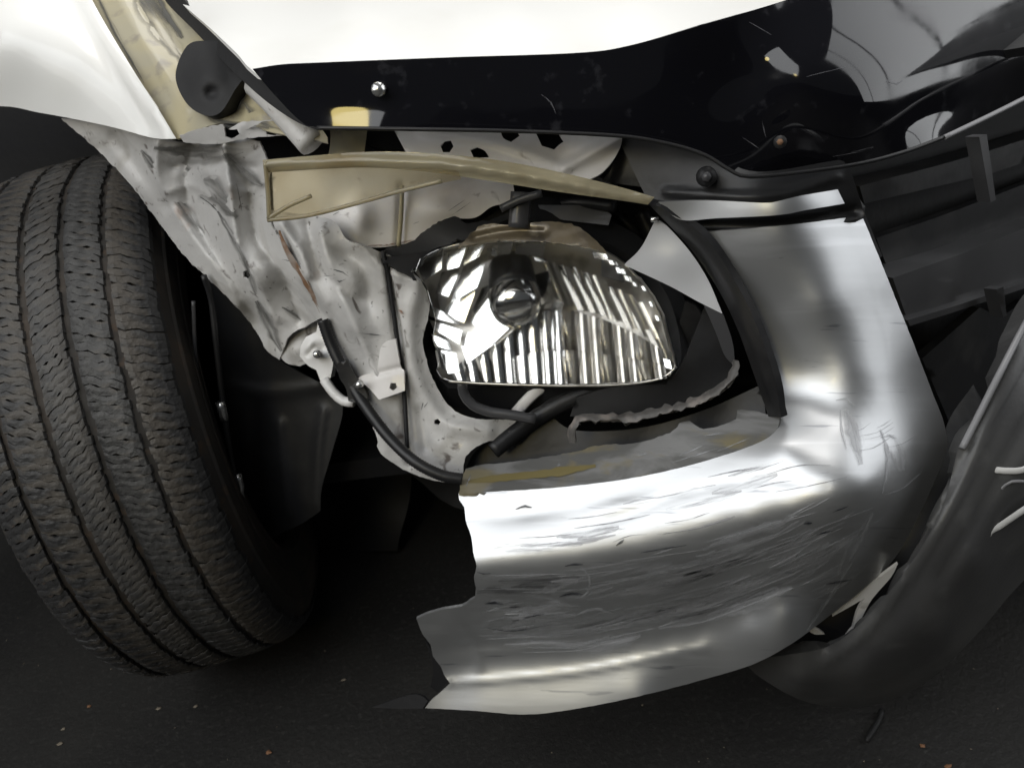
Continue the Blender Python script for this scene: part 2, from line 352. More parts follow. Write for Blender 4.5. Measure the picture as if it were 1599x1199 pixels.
# ------------------------------------------------------------------ body behind the corner
def slab(name, quad, mat, parent, th=.01):       # quad: 4 world points
    V = [npa(q) for q in quad]; n = np.cross(V[1]-V[0], V[2]-V[0]); n /= np.linalg.norm(n); B = [v+n*th for v in V]
    F = [(0, 1, 2, 3), (7, 6, 5, 4), (0, 4, 5, 1), (1, 5, 6, 2), (2, 6, 7, 3), (3, 7, 4, 0)]
    return mk(name, V+B, F, mat, parent, False)
slab('underbody', [(-.9, .95, .24), (1.5, .72, .24), (2.2, 3.4, .24), (-.6, 4.0, .24)], BLACKM, car, .03)
slab('bulkhead', [(-.95, 1.42, .20), (1.9, 1.02, .20), (1.9, 1.02, .86), (-.95, 1.42, .86)], BLACKM, car, .03)
slab('bay_cover', [(-.25, .80, .66), (1.2, .72, .66), (1.9, 1.02, .84), (-.6, 1.42, .84)], BLACKM, car, .01)
# wheel arch liner: a dark half drum around the wheel
CW = np.array([-.459, .981, .339]); yaw, camb = math.radians(8.1), math.radians(1.8)
AX = np.array([math.cos(yaw)*math.cos(camb), math.sin(yaw)*math.cos(camb), math.sin(camb)])
lathe('wheel_arch_liner', [(-.16, .43), (-.14, .44), (.16, .44), (.22, .42), (.24, .10)], CW+np.array([.05, .06, .03]), (1, .05, 0), BLACKM, car, 60, math.radians(160), math.radians(272))
# ------------------------------------------------------------------ front wheel
wheel = empty('front_wheel', CW, parent=car)
R, HW = .340, .1075
def crown(x): return R - .016*(abs(x)/.0975)**5 - .002*(x/.09)**2
prof = [(.086, .212), (.096, .216), (.103, .230), (.1065, .250), (.1075, .268), (.1065, .286), (.103, .300), (.099, .309), (.097, crown(.097)-.005)]
for x in np.linspace(.095, -.095, 15): prof.append((x, crown(x)-.0058))
prof += [(-.099, .309), (-.103, .300), (-.1075, .268), (-.103, .230), (-.096, .216), (-.086, .212)]
lathe('tyre', prof, CW, AX, SIDEW, wheel, 160)
for x0, r0_ in ((.1068, .262), (.1055, .292), (.1015, .226)):      # moulded rings on the sidewall
    lathe('sidewall_ring', [(x0-.001, r0_-.003), (x0+.0018, r0_-.0012), (x0+.0018, r0_+.0012), (x0-.002, r0_+.003)], CW, AX, SIDEW, wheel, 120)
lathe('rim', [(.090, .212), (.094, .219), (.088, .220), (.083, .206), (.062, .198), (.050, .188), (.0, .184), (-.05, .180), (-.06, .12), (-.05, .07), (-.05, .0)], CW, AX, BLACKP, wheel, 120)
lathe('brake_shield', [(.020, .03), (.022, .10), (.030, .150), (.020, .160)], CW, AX, BLACKP, wheel, 80)
lathe('brake_disc', [(.0, .05), (.010, .06), (.010, .140), (-.010, .140)], CW, AX, BRIGHT, wheel, 80)
E1 = np.cross(AX, [0, 0, 1.]); E1 /= np.linalg.norm(E1); E2 = np.cross(AX, E1)
ribs = [(-.0985, -.063, -.35), (-.0585, -.0215, .5), (-.0165, .0165, -.55), (.0215, .0585, .5), (.063, .1005, .3)]
DA = math.radians(2.9)
def block_mesh(x0, x1, skew, seed):
    rg = random.Random(seed); V = []; F = []; ns = 2; nc = 7
    for s in range(ns):
        a0 = DA*(s/ns-.5); a1 = DA*((s+1)/ns-.5)
        k0 = len(V); dz = rg.uniform(-.0013, .0003); xa, xb = x0+rg.uniform(0, .0025), x1-rg.uniform(0, .0025); xs = np.linspace(xa, xb, nc)
        deep = rg.random() < .22; on = [rg.random() for _ in range(nc)]; st = rg.randint(0, nc-1)
        for q, x in enumerate(xs):
            sh = skew*(x-(x0+x1)/2)/R*.9 + .0016*math.sin(x*700+seed)/R
            cut = deep or (s == 0) != (abs(q-st) < 3)
            dl = -.0050 if (cut and s == 0 and abs(q-st) < 2) or deep else -.0006
            g0 = .0009 if dl < -.002 else .0004
            for a, dr in ((a0, dl), (a0+g0, 0), ((a0+a1)/2, .0003), (a1-.0008, 0), (a1, -.0010)):
                edge = -.0014 if q in (0, nc-1) else 0
                r = crown(x)+dr+dz+edge+rg.uniform(-.0003, .0003); aa = a+sh
                V.append((x, r*math.cos(aa), r*math.sin(aa)))
        for i in range(nc-1):
            for k in range(4): F.append((k0+5*i+k, k0+5*i+k+1, k0+5*i+5+k+1, k0+5*i+5+k))
        for q in (0, nc-1):               # walls down into the grooves
            n0 = len(V)
            for k in range(5):
                v = V[k0+5*q+k]; rr_ = math.hypot(v[1], v[2]); f = (rr_-.006)/rr_; V.append((v[0]+(-.0012 if q == 0 else .0012), v[1]*f, v[2]*f))
            for k in range(4):
                f = (k0+5*q+k, n0+k, n0+k+1, k0+5*q+k+1); F.append(f[::-1] if q else f)
    me = bpy.data.meshes.new('tread_block'); me.from_pydata(V, [], [f[::-1] for f in F]); me.materials.append(RUBBER)
    me.update(); return me
meshes = [[block_mesh(a, b, k, 10*i+j) for j in range(7)] for i, (a, b, k) in enumerate(ribs)]
tocam = np.array([0, 0, CH])-CW; ang0 = math.atan2(tocam@E2, tocam@E1)
NB = int(2*math.pi/DA); rest_V = []; rest_F = []
order = sorted(range(NB), key=lambda k: abs((k*2*math.pi/NB-ang0+math.pi) % (2*math.pi)-math.pi))
for rank, k in enumerate(order):
    for i in range(5):
        a = k*2*math.pi/NB + i*.011 + RNG.normal(0, .0006)
        e1, e2 = E1*math.cos(a)+E2*math.sin(a), -E1*math.sin(a)+E2*math.cos(a)
        me = meshes[i][RNG.integers(7)]
        if rank < 59:
            Mx = Matrix([[AX[q], e1[q], e2[q], CW[q]] for q in range(3)]+[[0, 0, 0, 1]])
            o = bpy.data.objects.new('tread_block', me); COL.objects.link(o); o.parent = wheel
            o.matrix_parent_inverse = Matrix.Translation(-Vector(CW)); o.matrix_basis = Mx
        else:
            n0 = len(rest_V)
            for v in me.vertices: rest_V.append(CW+AX*v.co.x+e1*v.co.y+e2*v.co.z)
            for p in me.polygons: rest_F.append(tuple(n0+q for q in p.vertices))
o = mk('tread_rear', rest_V, rest_F, RUBBER, wheel, False); o['kind'] = 'stuff'
# edge of the backing plate, its glints put in as bright slivers
tube('shield_edge', [(302, 470, .80), (306, 560, .79), (318, 650, .785), (334, 730, .775)], .0022, GREYP, car, 8)
tube('shield_edge', [(318, 430, .80), (330, 470, .80), (338, 540, .79), (347, 620, .78), (358, 700, .77), (374, 790, .76)], .0032, BLACKP, wheel, 8)
tube('shield_glint', [(344, 628, .775), (350, 655, .775)], .0050, BRIGHT, wheel, 6)
tube('shield_glint', [(371, 742, .762), (377, 778, .76)], .0044, BRIGHT, wheel, 6, wob=.0006)
tube('shield_glint', [(340, 783, .77), (360, 784, .765), (376, 776, .76)], .0022, BRIGHT, wheel, 6, wob=.0006)
# rubber flap and inner shield between wheel and body
sf = Surf([(330, 430, .90), (530, 600, .86), (430, 830, .84), (350, 640, .88), (500, 780, .82)])
sheet('splash_shield', [(325, 405), (400, 520), (440, 565), (520, 610), (535, 640), (520, 700), (503, 760), (500, 798), (470, 818), (425, 838), (398, 828), (372, 790), (352, 690), (340, 600), (328, 500)], sf, LINER, car, .003, 8,
      wr=[ridge([(436, 660), (442, 740), (448, 800)], 7, .006), ridge([(505, 640), (497, 700), (492, 790)], 6, .006), ridge([(400, 640), (402, 820)], 14, -.006), ridge([(350, 600), (420, 612), (520, 600)], 9, .004), lump(445, 540, 60, 30, .006)])
sf = Surf([(240, 200, 1.2), (600, 300, 1.15), (600, 900, 1.0), (350, 900, 1.1), (450, 600, 1.1)])
sheet('inner_arch_panel', [(250, 240), (560, 300), (640, 700), (620, 860), (420, 860), (300, 700)], sf, BLACKM, car, .003, 20, noise=.01)
# ------------------------------------------------------------------ fender
sf = Surf([(-150, 190, 1.0), (0, 165, .885), (120, 180, .845), (230, 212, .81), (272, 216, .795), (0, 60, .86), (120, 90, .85), (200, 130, .83), (0, -40, .93), (110, -40, .955), (190, 60, .875), (-150, 60, .95), (-150, -60, 1.0), (60, 130, .855)])
fender = sheet('fender', [(-260, -90), (98, -90), (128, -30), (160, 30), (205, 105), (250, 175), (275, 217), (240, 216), (180, 200), (120, 187), (60, 176), (0, 166), (-120, 172), (-260, 200)], sf, WHITE, car, .0025, 11,
      wr=[ridge([(110, -60), (150, 30), (205, 120), (262, 212)], 10, .006), ridge([(90, -50), (130, 40), (180, 120), (240, 205)], 12, -.004)])
fender['label'] = 'white front fender above the tyre, torn at its forward tip'
sf2 = Surf([(130, -40, .98), (265, -40, .99), (272, 216, .80), (360, 195, .775), (450, 180, .75), (330, 80, .86), (200, 60, .89), (500, 215, .72)])
sheet('fender_gutter', [(95, -90), (215, -90), (262, -20), (330, 60), (395, 120), (440, 170), (505, 205), (512, 222), (470, 215), (420, 205), (372, 190), (330, 196), (276, 218), (245, 170), (200, 100), (155, 30), (120, -40)], sf2, CREAM, car, .002, 8, rag=.5,
      wr=[ridge([(200, -60), (250, 30), (310, 110), (380, 185)], 16, -.012), ridge([(165, -40), (215, 50), (290, 170)], 8, .004), lump(370, 150, 30, 16, -.012, 30), lump(400, 180, 20, 8, .006)])
sheet('bonnet_gap_shade', [(205, -90), (262, -30), (300, 14), (345, 56), (396, 106), (440, 150), (505, 198), (496, 204), (462, 190), (415, 158), (360, 108), (305, 50), (258, 2), (215, -60)], Surf([(230, -60, 1.0), (280, 5, .92), (350, 70, .80), (400, 118, .73), (500, 202, .675), (310, 50, .86), (440, 175, .70)]), BLACKM, car, .004, 7)  # black sheet stands in for the shadow gap along the bonnet edge
# rubber stop
c0 = P(324, 120, .80); sv = Surf([(270, 60, .83), (380, 60, .81), (270, 180, .79), (380, 180, .77)])
gw_ = [ridge([(200, -60), (250, 30), (310, 110), (380, 185)], 16, -.012), ridge([(165, -40), (215, 50), (290, 170)], 8, .004)]
ribbons('dirt_streaks', [([(190, -60), (222, 0), (262, 60), (292, 100)], 42), ([(215, -50), (250, 10), (285, 60)], 22), ([(300, 150), (340, 190), (420, 200)], 16), ([(380, 160), (410, 190), (450, 205)], 18), ([(140, -30), (180, 50), (225, 130)], 8)], sf2, DIRT, car, .001, .0002, gw_)
rb = sheet('rubber_stop', [(292, 72), (322, 64), (352, 70), (384, 108), (366, 142), (344, 176), (318, 180), (290, 160), (274, 118)], sv, BLACKM, car, .022, 6, corner=80, wr=[lump(324, 122, 34, 40, .010), lump(330, 145, 10, 9, -.006)])
# folded tab at the torn fender tip
sv = Surf([(270, 200, .785), (380, 190, .765), (400, 235, .76), (270, 235, .79), (470, 235, .74)])
sheet('torn_fender_tab', [(280, 212), (318, 200), (348, 194), (352, 205), (366, 196), (378, 190), (410, 189), (430, 186), (440, 196), (446, 212), (410, 214), (376, 218), (360, 222), (330, 226), (285, 222)], sv, STEEL, car, .0015, 5, rag=.6,
      holes=[[(414, 196), (428, 194), (436, 204), (430, 212), (416, 210)], [(350, 200), (360, 203), (370, 202), (374, 210), (362, 218), (352, 214)]], wr=[ridge([(346, 196), (364, 214), (380, 196)], 8, .002)])
# ------------------------------------------------------------------ bonnet and deflector
HS = Surf([(270, -60, 1.00), (280, 0, .93), (395, 105, .715), (330, 45, .80), (550, 96, .700), (800, 88, .685), (980, 72, .680), (1100, 38, .69), (1230, 0, .715), (1330, -60, .78), (800, 0, .80), (550, 0, .84), (1000, 0, .76), (800, -80, 1.05), (500, -80, 1.15), (1200, -80, .9)])
hood = sheet('bonnet', [(225, -80), (262, -20), (284, 6), (330, 46), (372, 86), (396, 112), (440, 118), (700, 104), (900, 98), (990, 86), (1110, 54), (1240, 14), (1420, -60), (1420, -110), (225, -110)], HS, WHITE, car, .004, 14, corner=50)
DE = [(395, 108, .674), (500, 98, .663), (700, 90, .652), (850, 84, .645), (980, 72, .640), (1100, 38, .641), (1160, 21, .647), (1235, -2, .662), (1420, -66, .722), (1740, -100, .93)]
DB = [(470, 190), (560, 199), (700, 202), (850, 204), (1000, 217), (1165, 274), (1250, 267), (1340, 255), (1480, 212), (1600, 152), (1740, 80)]
DCT = list(DE)
for (x, y), sl in zip(DB, (12, 12, 12, 10, 9, 14, 2.6, 2.6, 3, 3, 3)):
    e = (x,)+tuple(float(np.interp(x, [a[0] for a in DE], [a[k_] for a in DE])) for k_ in (1, 2))
    fr = .4 if x < 1240 else (.45 if x < 1300 else .68); m_ = (x, e[1]*(1-fr)+y*fr); DCT += [climb(x, e[1]+10, e, 14)] if x < 1180 else []; mm = climb(m_[0], m_[1], e, sl*.45 if x > 1200 else sl*.9); DCT += [mm, climb(x, y, mm, -abs(sl)*1.6 if x > 1200 else sl*1.5)]
DS = Surf(DCT, 2e-4)
dw = [lambda q: .00034*5*np.log1p(np.exp(np.clip((q[:, 1]+.42*(q[:, 0]-1455)-178)/5, -20, 20)))*np.exp(-((q[:, 0]-1455)/60)**2), lambda q: .00010*5*np.log1p(np.exp(np.clip((q[:, 1]-160)/5, -20, 20)))*np.exp(-((q[:, 0]-548)/98)**4)]
defl = sheet('bonnet_deflector', [(394, 108), (440, 101), (500, 98), (700, 90), (900, 83), (985, 71), (1100, 38), (1235, -2), (1400, -62), (1500, -110), (1760, -110), (1760, 70), (1599, 151), (1480, 212), (1410, 236), (1340, 256), (1250, 268), (1170, 275), (1140, 264), (1100, 240), (1040, 222), (960, 210), (800, 202), (640, 200), (500, 199), (470, 190), (430, 150)], DS, DEFL, car, .003, 9, corner=50, wr=dw)
tube('deflector_lip', [(1475, 215, .637), (1540, 184, .662), (1600, 154, .691), (1740, 82, .78)], .0022, GSOL, car, 6)  # highlight on the lip put in as a pale grey bead
tube('deflector_lip', [(495, 200, .650), (640, 202, .637), (800, 205, .633), (960, 212, .627), (1040, 224, .623), (1100, 242, .616), (1140, 266, .608), (1170, 276, .604), (1250, 269, .606), (1340, 256, .611), (1410, 238, .622), (1475, 214, .638)], .0016, BLACKP, car, 6)
V_, F_ = tube_bm([P(1218, 222, .614), P(1218, 222, .609)], [.0052, .0048], 12); mk('screw', V_, F_, BLACKP, defl)
V_, F_ = tube_bm([P(1218, 222, .609), P(1218, 222, .608)], [.0026, .0024], 6); mk('screw_recess', V_, F_, RUST, defl)
V_, F_ = tube_bm([P(591, 140, .656), P(591, 140, .647)], [.0058, .0052], 12); mk('screw', V_, F_, BRIGHT, defl)
ribbons('scratches', [([(845, 148), (860, 160), (868, 178)], 3), ([(1385, 128), (1400, 132), (1410, 126)], 3), ([(1190, 190), (1196, 215)], 2), ([(1160, 215), (1185, 232)], 2), ([(1330, 238), (1400, 222)], 2.5), ([(1300, 245), (1350, 236)], 2), ([(1170, 35), (1205, 55)], 2), ([(1260, 120), (1320, 105)], 1.5)], DS, GSCR, defl, .0004, .0002)
# ------------------------------------------------------------------ crushed inner apron
AS = Surf([(95, 188, .90), (230, 215, .83), (372, 196, .775), (170, 255, .87), (285, 400, .83), (330, 300, .80), (412, 260, .765), (380, 490, .80), (432, 562, .785), (430, 400, .745), (505, 497, .735), (330, 420, .80)])
apw = [crease([(300, 225), (290, 300), (330, 390), (400, 500)], 20, -.020), crease([(350, 225), (360, 300), (372, 380), (402, 440), (430, 500)], 16, .020), crease([(245, 225), (250, 290), (310, 380), (380, 470)], 14, .012),
       crease([(388, 290), (400, 370), (440, 430), (470, 500)], 13, -.018), ridge([(180, 215), (260, 320)], 12, -.008), lump(410, 420, 20, 36, .012, -20), lump(330, 270, 40, 14, .008, 30), lump(400, 510, 18, 32, -.014, -25), crease([(360, 290), (385, 300), (415, 280)], 8, .010),
       crease([(270, 260), (330, 250), (400, 262)], 10, -.010), crease([(300, 300), (340, 320), (352, 352)], 6, -.004), crease([(330, 400), (360, 440), (372, 480)], 8, .006), crease([(262, 300), (300, 290), (330, 310)], 7, .004)]
apron = sheet('crushed_inner_apron', [(95, 186), (140, 188), (200, 200), (276, 221), (330, 224), (372, 214), (405, 222), (418, 258), (422, 340), (436, 372), (478, 436), (505, 495), (480, 508), (452, 525), (436, 562), (418, 548), (396, 512), (370, 480), (330, 440), (290, 402), (250, 350), (205, 290), (150, 232)], AS, STEEL, car, .0018, 5, rag=.5, wr=apw, noise=.003,
      holes=[[(380, 424), (387, 422), (391, 430), (386, 437), (380, 433)]])
ribbons('cracked_paint', [([(300, 300), (330, 320), (350, 345)], 2.2), ([(440, 405), (470, 412)], 2), ([(290, 270), (320, 268)], 2), ([(370, 290), (378, 330)], 2.4)], AS, DSCR, apron, .0012, .0003, apw)
ribbons('folded_edge', [([(436, 360), (448, 392), (470, 430), (488, 460), (505, 496)], 9)], AS, RUST, apron, .002, .002, apw)
sv = Surf([(420, 540, .79), (500, 500, .77), (500, 560, .76), (440, 575, .78)])
sheet('apron_bracket', [(430, 545), (452, 524), (505, 496), (510, 512), (496, 540), (486, 562), (468, 572), (446, 566)], sv, STEEL, car, .003, 5, wr=[lump(460, 548, 14, 14, .006), lump(486, 540, 6, 18, -.006)])
# ------------------------------------------------------------------ headlight mounting panel
RS = Surf([(420, 330, .755), (520, 345, .745), (600, 400, .730), (660, 435, .72), (505, 497, .735), (560, 560, .715), (600, 712, .675), (722, 752, .655), (665, 560, .705), (700, 640, .69), (830, 655, .69), (735, 705, .66), (560, 450, .715)])
rsw = [ridge([(602, 400), (614, 470), (626, 560), (634, 640), (640, 720)], 5, -.012), lump(575, 455, 16, 40, -.014, -8), crease([(500, 360), (520, 430), (560, 520), (590, 590)], 24, .016), crease([(480, 350), (500, 420), (560, 470)], 11, -.012), crease([(560, 380), (600, 420), (650, 440)], 14, .010), crease([(470, 380), (486, 430), (512, 470)], 9, .007),
       ridge([(655, 440), (640, 500), (646, 580), (690, 655), (760, 672)], 14, .008), ridge([(655, 640), (665, 700)], 8, -.004), ridge([(440, 350), (470, 400), (480, 430)], 8, .010), lump(545, 400, 26, 12, -.010, 30)]
APG = [([(240, 232), (300, 240), (380, 235)], 36), ([(280, 260), (330, 300), (370, 340)], 46), ([(220, 235), (270, 300), (320, 370)], 22), ([(350, 240), (380, 270), (410, 290)], 30), ([(400, 470), (425, 520), (440, 548)], 20), ([(340, 330), (380, 400), (400, 460)], 14), ([(440, 480), (470, 500)], 10)]
ribbons('dirt_streaks', APG, AS, DIRT, apron, .0012, .0002, apw)
rad = sheet('headlight_mounting_panel', [(420, 328), (480, 336), (522, 346), (545, 376), (600, 396), (652, 432), (670, 468), (668, 500), (660, 530), (666, 562), (676, 592), (700, 632), (735, 652), (790, 655), (832, 656), (800, 682), (760, 690), (735, 704), (724, 722), (724, 752), (690, 752), (640, 738), (602, 714), (590, 700), (586, 676), (560, 620), (530, 560), (503, 497), (478, 440), (437, 376)], RS, STEEL, car, .0018, 5,
      rag=.4, wr=rsw, noise=.0018, holes=[[(678, 656), (684, 654), (688, 659), (684, 664), (678, 662)], [(614, 514), (620, 513), (622, 522), (616, 525)]])
ribbons('cracked_paint', [([(515, 420), (535, 425), (545, 432)], 2.4), ([(520, 435), (530, 440), (540, 436)], 2), ([(560, 520), (600, 524)], 2), ([(500, 432), (520, 430)], 1.6), ([(580, 435), (605, 434)], 2.5), ([(662, 622), (658, 640)], 2), ([(668, 628), (662, 636)], 2)], RS, DSCR, rad, .0012, .0003, rsw)
ribbons('rust_stain', [([(622, 484), (630, 490)], 6), ([(640, 605), (646, 612)], 5), ([(580, 650), (590, 664)], 5)], RS, STAIN, rad, .001, .0003, rsw)
sv = Surf([(560, 600, .695), (632, 575, .69), (632, 612, .68), (590, 625, .68), (600, 530, .70)])
tab = sheet('mounting_tab', [(558, 592), (566, 586), (590, 580), (592, 556), (596, 540), (606, 532), (618, 530), (626, 574), (631, 578), (632, 610), (610, 618), (592, 624), (574, 604)], sv, STEELC, car, .004, 4, holes=[[(610, 598), (618, 598), (620, 605), (614, 610), (608, 606)]], wr=[ridge([(588, 583), (626, 574)], 4, -.003)])
sv = Surf([(465, 530, .75), (520, 540, .74), (500, 600, .73)])
lk = sheet('nylon_clip', [(470, 540), (478, 526), (494, 518), (496, 505), (506, 506), (506, 520), (516, 540), (520, 566), (516, 590), (500, 594), (494, 578), (480, 570), (468, 556)], sv, CLIPW, car, .012, 4, corner=30, wr=[lump(488, 545, 12, 14, .008), ridge([(482, 552), (492, 540), (504, 544)], 4, -.008)])
V_, F_ = tube_bm([P(495, 553, .737), P(495, 553, .722)], .0042, 10); mk('bolt', V_, F_, BRIGHT, lk)
tube('clip_stem', [(506, 592, .73), (520, 612, .722), (536, 626, .715), (552, 628, .71)], .0052, CLIPW, car, 8)
# ribbed loom
tube('ribbed_wiring_loom', [(504, 500, .722), (516, 535, .715), (532, 570, .705), (552, 606, .695), (580, 648, .675), (612, 688, .655), (650, 722, .635), (690, 742, .625), (722, 748, .622)], .0052, BLACKP, car, 10, 2.2, corr=2)
sv = Surf([(520, 560, .70), (575, 620, .685), (530, 620, .69), (560, 560, .70)])
sheet('loom_clamp', [(526, 568), (542, 562), (556, 590), (570, 608), (574, 622), (560, 630), (544, 626), (540, 606), (530, 590)], sv, BLACKP, car, .008, 5, corner=30)
tube('loom_screw', [(556, 604, .685), (564, 598, .682)], .0036, BRIGHT, car, 8)
tube('seam_cable', [(598, 392, .722), (609, 450, .715), (619, 520, .705), (630, 600, .695), (636, 700, .665)], .0022, BLACKM, car, 6)
# ------------------------------------------------------------------ rails behind the headlight
sv = Surf([(500, 300, .758), (800, 300, .748), (560, 390, .750), (760, 330, .745)])
w1 = [ridge([(628, 290), (624, 385)], 5, -.008), lump(560, 340, 22, 30, .012), lump(690, 330, 36, 18, .008)]
r1 = sheet('pale_inner_panel', [(424, 254), (470, 250), (560, 256), (800, 280), (806, 318), (770, 322), (742, 340), (700, 344), (664, 372), (600, 386), (552, 382), (520, 352), (480, 346), (428, 330)], sv, STEELC, car, .002, 6, wr=w1, noise=.002)
ribbons('dark_marks', [([(700, 330), (726, 312)], 1.6), ([(706, 336), (735, 316)], 1.4), ([(645, 350), (655, 346)], 1.6), ([(520, 336), (530, 330)], 2), ([(590, 340), (600, 336)], 2)], sv, DSCR, r1, .001, .0002, w1)
ribbons('rust_line', [([(575, 384), (610, 382), (650, 374)], 4)], sv, STAIN, r1, .001, .0006, w1)
tube('seam_sealer', [(628, 290, .748), (626, 340, .746), (622, 384, .744)], .0022, CREAM, car, 6)
sv = Surf([(610, 195, .74), (970, 205, .70), (640, 250, .71), (930, 280, .68)])
w2 = [ridge([(880, 262), (930, 236), (968, 214)], 9, .010), lump(880, 240, 30, 14, -.008), ridge([(660, 205), (760, 220), (860, 252)], 8, .004)]
sheet('upper_tie_panel', [(606, 186), (700, 186), (850, 190), (972, 200), (968, 232), (940, 270), (900, 284), (850, 276), (760, 250), (700, 250), (636, 242)], sv, STEELC, car, .002, 6, wr=w2,
      holes=[[(688, 228), (694, 221), (704, 220), (708, 229), (702, 238), (692, 238)], [(734, 234), (745, 230), (758, 236), (764, 246), (740, 247)], [(782, 206), (806, 202), (812, 212), (798, 222), (786, 216)], [(836, 206), (870, 204), (880, 222), (866, 234), (846, 228)]])
sv = Surf([(510, 195, .77), (575, 195, .77), (510, 245, .76), (570, 245, .76)])
sheet('cream_tab', [(514, 192), (574, 192), (572, 216), (568, 244), (540, 248), (512, 246), (516, 220)], sv, CREAM, car, .003, 6, wr=[lump(550, 215, 14, 12, .004)])
tube('grey_hose', [(400, 130, .76), (430, 160, .745), (462, 196, .735), (488, 226, .725)], [.011]*0 or .0125, STEEL, car, 14)
sv = Surf([(560, 195, .79), (640, 195, .79), (600, 240, .78)])
sheet('black_bracket', [(572, 190), (622, 190), (632, 232), (600, 234), (572, 226)], sv, BLACKP, car, .004, 7, noise=.004)
sv = Surf([(930, 190, .72), (1060, 200, .70), (960, 290, .70), (1050, 300, .68)])
sheet('black_bracket', [(968, 196), (1060, 205), (1080, 240), (1040, 300), (1000, 292), (940, 284), (962, 244)], sv, BLACKP, car, .004, 7, noise=.004, wr=[ridge([(975, 205), (950, 280)], 8, .010)])
# black sheet standing in for the darkness of the bay behind everything
sv = Surf([(450, 180, .98), (1300, 200, .92), (1300, 760, .86), (560, 760, .95)])
sheet('bay_dark_sheet', [(470, 180), (1290, 180), (1330, 420), (1280, 740), (1000, 800), (740, 800), (640, 740), (600, 600), (480, 420)], sv, BLACKM, car, .004, 22, noise=.015)
for pth, r_ in (([(740, 214, .82), (820, 232, .80), (900, 262, .78), (960, 290, .75)], .006), ([(1000, 330, .80), (1040, 420, .78), (1060, 520, .77), (1030, 640, .76)], .009), ([(930, 320, .82), (980, 350, .80), (1010, 400, .80)], .006), ([(860, 320, .78), (900, 316, .76), (960, 322, .74)], .006)):
    tube('black_hose', pth, r_, BLACKP, car, 10)
sheet('lamp_bracket', [(840, 320), (930, 322), (955, 336), (950, 352), (900, 346), (850, 340)], Surf([(840, 320, .76), (955, 340, .74), (860, 345, .75)]), GREYP, car, .004, 6)
sheet('lamp_bracket', [(1070, 470), (1092, 486), (1120, 560), (1110, 590), (1080, 560), (1060, 520)], Surf([(1070, 470, .70), (1120, 560, .68), (1060, 520, .70)]), BLACKP, car, .004, 6)
# torn black sealing strip, left of the headlight
sv = Surf([(560, 400, .735), (800, 330, .72), (650, 410, .715), (740, 360, .71)])
sheet('torn_rubber_seal', [(572, 398), (610, 388), (640, 378), (664, 362), (690, 344), (712, 338), (730, 350), (770, 342), (800, 330), (812, 336), (770, 352), (742, 366), (716, 374), (690, 384), (664, 396), (640, 412), (616, 408)], sv, BLACKM, car, .004, 5, rag=1.4, noise=.008)
sheet('torn_rubber_seal', [(590, 404), (640, 396), (690, 388), (670, 400), (640, 424), (650, 436), (620, 420)], Surf([(590, 404, .73), (690, 388, .71), (640, 430, .70)]), BLACKP, car, .003, 5, rag=1.0, noise=.004)
# ------------------------------------------------------------------ broken headlight
lamp = empty('headlight', tuple(P(860, 480, .72)), parent=car)
BC = (800, 455)
def bowl(q): return -.075*(1-np.minimum(1, ((q[:, 0]-840)/230)**2*.55+((q[:, 1]-470)/150)**2*.8))
LS = Surf([(650, 410, .705), (760, 370, .70), (950, 390, .675), (1050, 560, .64), (680, 590, .685), (860, 600, .655), (850, 480, .685)])
LO = [(648, 425), (656, 404), (690, 388), (760, 374), (850, 376), (925, 386), (975, 412), (1008, 450), (1030, 490), (1042, 535), (1054, 570), (1046, 586), (1000, 596), (900, 600), (800, 598), (700, 594), (682, 578), (686, 556), (676, 530), (680, 500), (672, 470), (664, 446)]
refl = sheet('reflector', LO, LS, CHROMED, lamp, .002, 7, wr=[lambda q: bowl(q)-.012], noise=.001)
hous = sheet('housing', [(640, 420), (700, 372), (760, 352), (850, 346), (930, 372), (1000, 410), (1046, 470), (1064, 560), (1040, 604), (700, 606), (664, 560)], LS, BLACKM, lamp, .03, 12, wr=[lambda q: bowl(q)*1.0-.02])
LAMPS = {'roof': from_dir(-44, 50, 1.9), 'roofl': from_dir(-64, 44, 1.9), 'roofr': from_dir(-30, 56, 1.9), 'low': from_dir(-40, 36, 1.9), 'dark': from_dir(-70, -10, 2), 'front': from_dir(-4, 36, 2.3)}
def aimed(c, aim, jit=0.0):              # normal that mirrors the viewer's line into a given direction
    d = (c-np.array([0, 0, CH])); d /= np.linalg.norm(d); r = npa(LAMPS[aim]) - c + RNG.normal(0, jit, 3); r /= np.linalg.norm(r)
    n = r-d; return n/np.linalg.norm(n)
def on_plane(xy, c, n, off):
    d = FW[None] + RT[None]*((xy[:, :1]-W0/2)/FPX) + UP[None]*((H0/2-xy[:, 1:2])/FPX); o = np.array([0, 0, CH])
    t = ((c-o)@n)/(d@n); return o + d*(t-off)[:, None]
